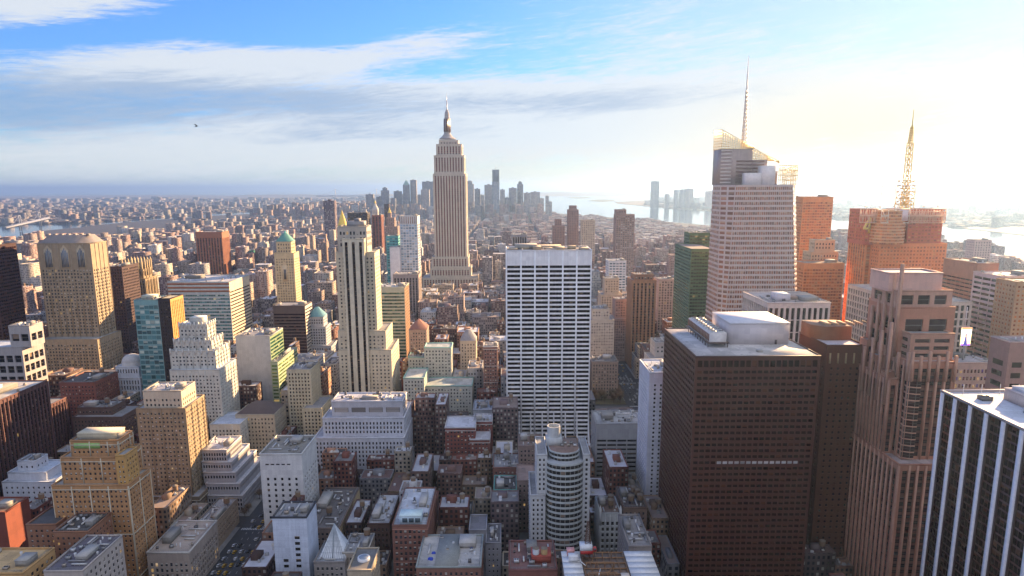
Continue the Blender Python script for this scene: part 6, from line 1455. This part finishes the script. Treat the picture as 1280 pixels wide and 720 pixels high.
for k in range(5):
    for j in range(4): x_ = xa_+13+j*5; g.bar((x_, 304+k*10, zd), (x_, 304+k*10, zd+3.4), .2, rs)
    g.bar((xa_+13, 304+k*10, zd+3.4), (xa_+28, 304+k*10, zd+3.4), .2, rs)
b.add('steel_frame', g)
for (x_0, y_0, cc, w_) in ((xa_+4, 340, (.75, .75, .76), 5), (xa_+3.6, 346, (.62, .30, .28), 4), (xb_-22, 320, (.6, .5, .4), 4)): b.shed(x_0, x_0+w_, y_0, y_0+4, zd, 2.8, cc, 'site_cabin')
for k in range(10):
    g = Geo(); rx, ry = xa_+12+rt.random()*18, 303+rt.random()*44; g.bar((rx, ry, zd+.4), (rx+rt.uniform(-4, 4), ry+rt.uniform(2, 6), zd+.5), .22, rt.choice([rs, wp])); b.add('beam', g)
b.finish()
Yc = 345; xc_, zc_ = T(733, 690, Yc)
e = thing('tower_crane', 'red and white tower crane with lattice jib above the steel-framed deck', 'crane', (xc_, Yc, 0)); org = (xc_, Yc, 0); redm = plain((.45, .02, .02), .4); dkm = plain((.13, .07, .05), .5)
g = Geo(); lat(g, xc_, Yc, 0, zc_, 1.6, 1.6, 22, dkm, .18); g.build('mast', e, org)
g = Geo(); g.box(xc_-3.4, xc_+3.4, Yc-2.4, Yc+2.4, zc_, zc_+2.2, redm); g.box(xc_-3.8, xc_+3.0, Yc-2.6, Yc+2.4, zc_+2.2, zc_+5.2, plain((.72, .74, .76), .4)); g.build('machine_house', e, org)
g = Geo(); zt4 = T(733, 642, Yc+10)[1]; lat(g, xc_+.8, Yc+1, zc_+5.2, zt4, 1.5, .35, 9, dkm, .16); g.build('jib', e, org)
g = Geo(); g.box(xc_+3.5, xc_+5.2, Yc-2.6, Yc-.8, zc_+1.5, zc_+4, plain((.5, .05, .04), .3)); g.box(xc_+3.7, xc_+5.0, Yc-2.7, Yc-2.59, zc_+2.4, zc_+3.7, plain((.05, .07, .09), .1)); g.build('cab', e, org)

# lit advertising board
e = thing('billboard', 'bright lit billboard with dark figure on a rooftop mast', 'billboard', (T(1207, 432, 612)[0], 612, T(1207, 432, 612)[1]))
x0_, z0_ = T(1199.5, 432, 612); x1_, z1_ = T(1215.5, 409, 612); lo = e.location
Y6 = 612; zroof = [b for b in ALLB if b.label.startswith('white-roofed hotel')][0].top[5]
g = Geo(); g.box(x0_, x1_, Y6, Y6+1.2, z0_, z1_, plain((.3, .3, .3))); g.bar(((x0_+x1_)/2, Y6+.6, zroof), ((x0_+x1_)/2, Y6+.6, z0_), .8, plain((.3, .3, .3))); g.bar((x0_+3.6, Y6+.8, z1_), (x0_+3.6, Y6+.8, z1_+19), .28, plain((.8, .7, .7)))
g.build('frame', e, lo)
g = Geo(); w_ = x1_-x0_; hh = z1_-z0_
def em(c, s=1.0): return plain(c, .4, 0.0, name='screen', emit=s)
g.box(x0_+.2, x1_-.2, Y6-.12, Y6-.02, z0_+.2, z1_-.2, em((1, .80, .30), .9)); g.box(x0_+.3, x1_-.3, Y6-.2, Y6-.13, z0_+hh*.62, z1_-hh*.12, em((1, .95, .75), 1.0)); g.box(x0_+.4, x1_-.4, Y6-.24, Y6-.2, z1_-hh*.12, z1_-.1, em((1, .2, .08), .8))
g.pyr(x0_+w_*.30, x0_+w_*.66, Y6-.5, Y6-.25, z0_+.5, z0_+hh*.55, em((.05, .04, .35), .3), .3); g.box(x0_+w_*.42, x0_+w_*.54, Y6-.5, Y6-.26, z0_+hh*.55, z0_+hh*.68, em((.15, .06, .3), .3)); g.box(x0_+.4, x1_-.4, Y6-.3, Y6-.24, z0_+.2, z0_+hh*.1, em((.35, .1, .7), .6))
g.build('screen', e, lo)

# a bird
bp = Vector((0, 0, 0)); a_, f_, u_ = ray(245.5, 158); k = 150/f_; bp = Vector((a_*k, 150, H+u_*k))
g = Geo(); m = plain((.03, .028, .03)); sec = [(-.42, .01), (-.25, .05), (0, .08), (.16, .07), (.26, .05), (.36, .045), (.46, .005)]
for (y0, r0), (y1, r1) in zip(sec[:-1], sec[1:]):
    n = 8; a = np.arange(n)*2*math.pi/n
    V = [(y0, r0*math.cos(q), r0*math.sin(q)) for q in a]+[(y1, r1*math.cos(q), r1*math.sin(q)) for q in a]; g.add(V, [(i, (i+1) % n, n+(i+1) % n, n+i) for i in range(n)], m)
for s in (-1, 1):
    g.add([(.16, s*.05, .04), (-.12, s*.05, .04), (-.06, s*.38, .28), (.14, s*.38, .30), (-.16, s*.72, .38), (.02, s*.72, .40), (.16, s*.05, .01), (-.12, s*.05, .02), (-.06, s*.38, .25), (.14, s*.38, .27), (-.16, s*.72, .36), (.02, s*.72, .38)], [(0, 1, 2, 3), (3, 2, 4, 5), (6, 7, 8, 9), (9, 8, 10, 11)], m)
g.add([(-.4, -.02, 0), (-.62, -.12, 0), (-.62, .12, 0), (-.4, .02, 0)], [(0, 1, 2, 3)], m)
o = g.build('bird', None); o.location = bp; o.rotation_euler = (R(15), R(-18), R(35)); o.scale = (1, 1, 1); tag(o, 'small dark bird gliding below the clouds', 'bird')

# ------------------------------------------------------------------ air
def haze():
    g = Geo(); x, y0, y1 = 88000, -2800, 77500
    m = bpy.data.materials.new('haze'); m.use_nodes = True; t = NT(m.node_tree); t.n.clear(); out = t.new('ShaderNodeOutputMaterial'); v = t.new('ShaderNodeVolumePrincipled')
    v.inputs['Color'].default_value = HAZE_COL; v.inputs['Density'].default_value = HAZE_D; v.inputs['Anisotropy'].default_value = HAZE_G
    t.l.new(v.outputs[0], out.inputs['Volume'])
    g.box(-x, x, y0, y1, -3.6, 470, m); o = g.build('haze'); o['kind'] = 'stuff'; o['label'] = 'pale blue haze'; return o
HAZE_COL, HAZE_D, HAZE_G = (.36, .59, 1.0, 1), 0.000050, .6
if HAZE_D > 0: haze()
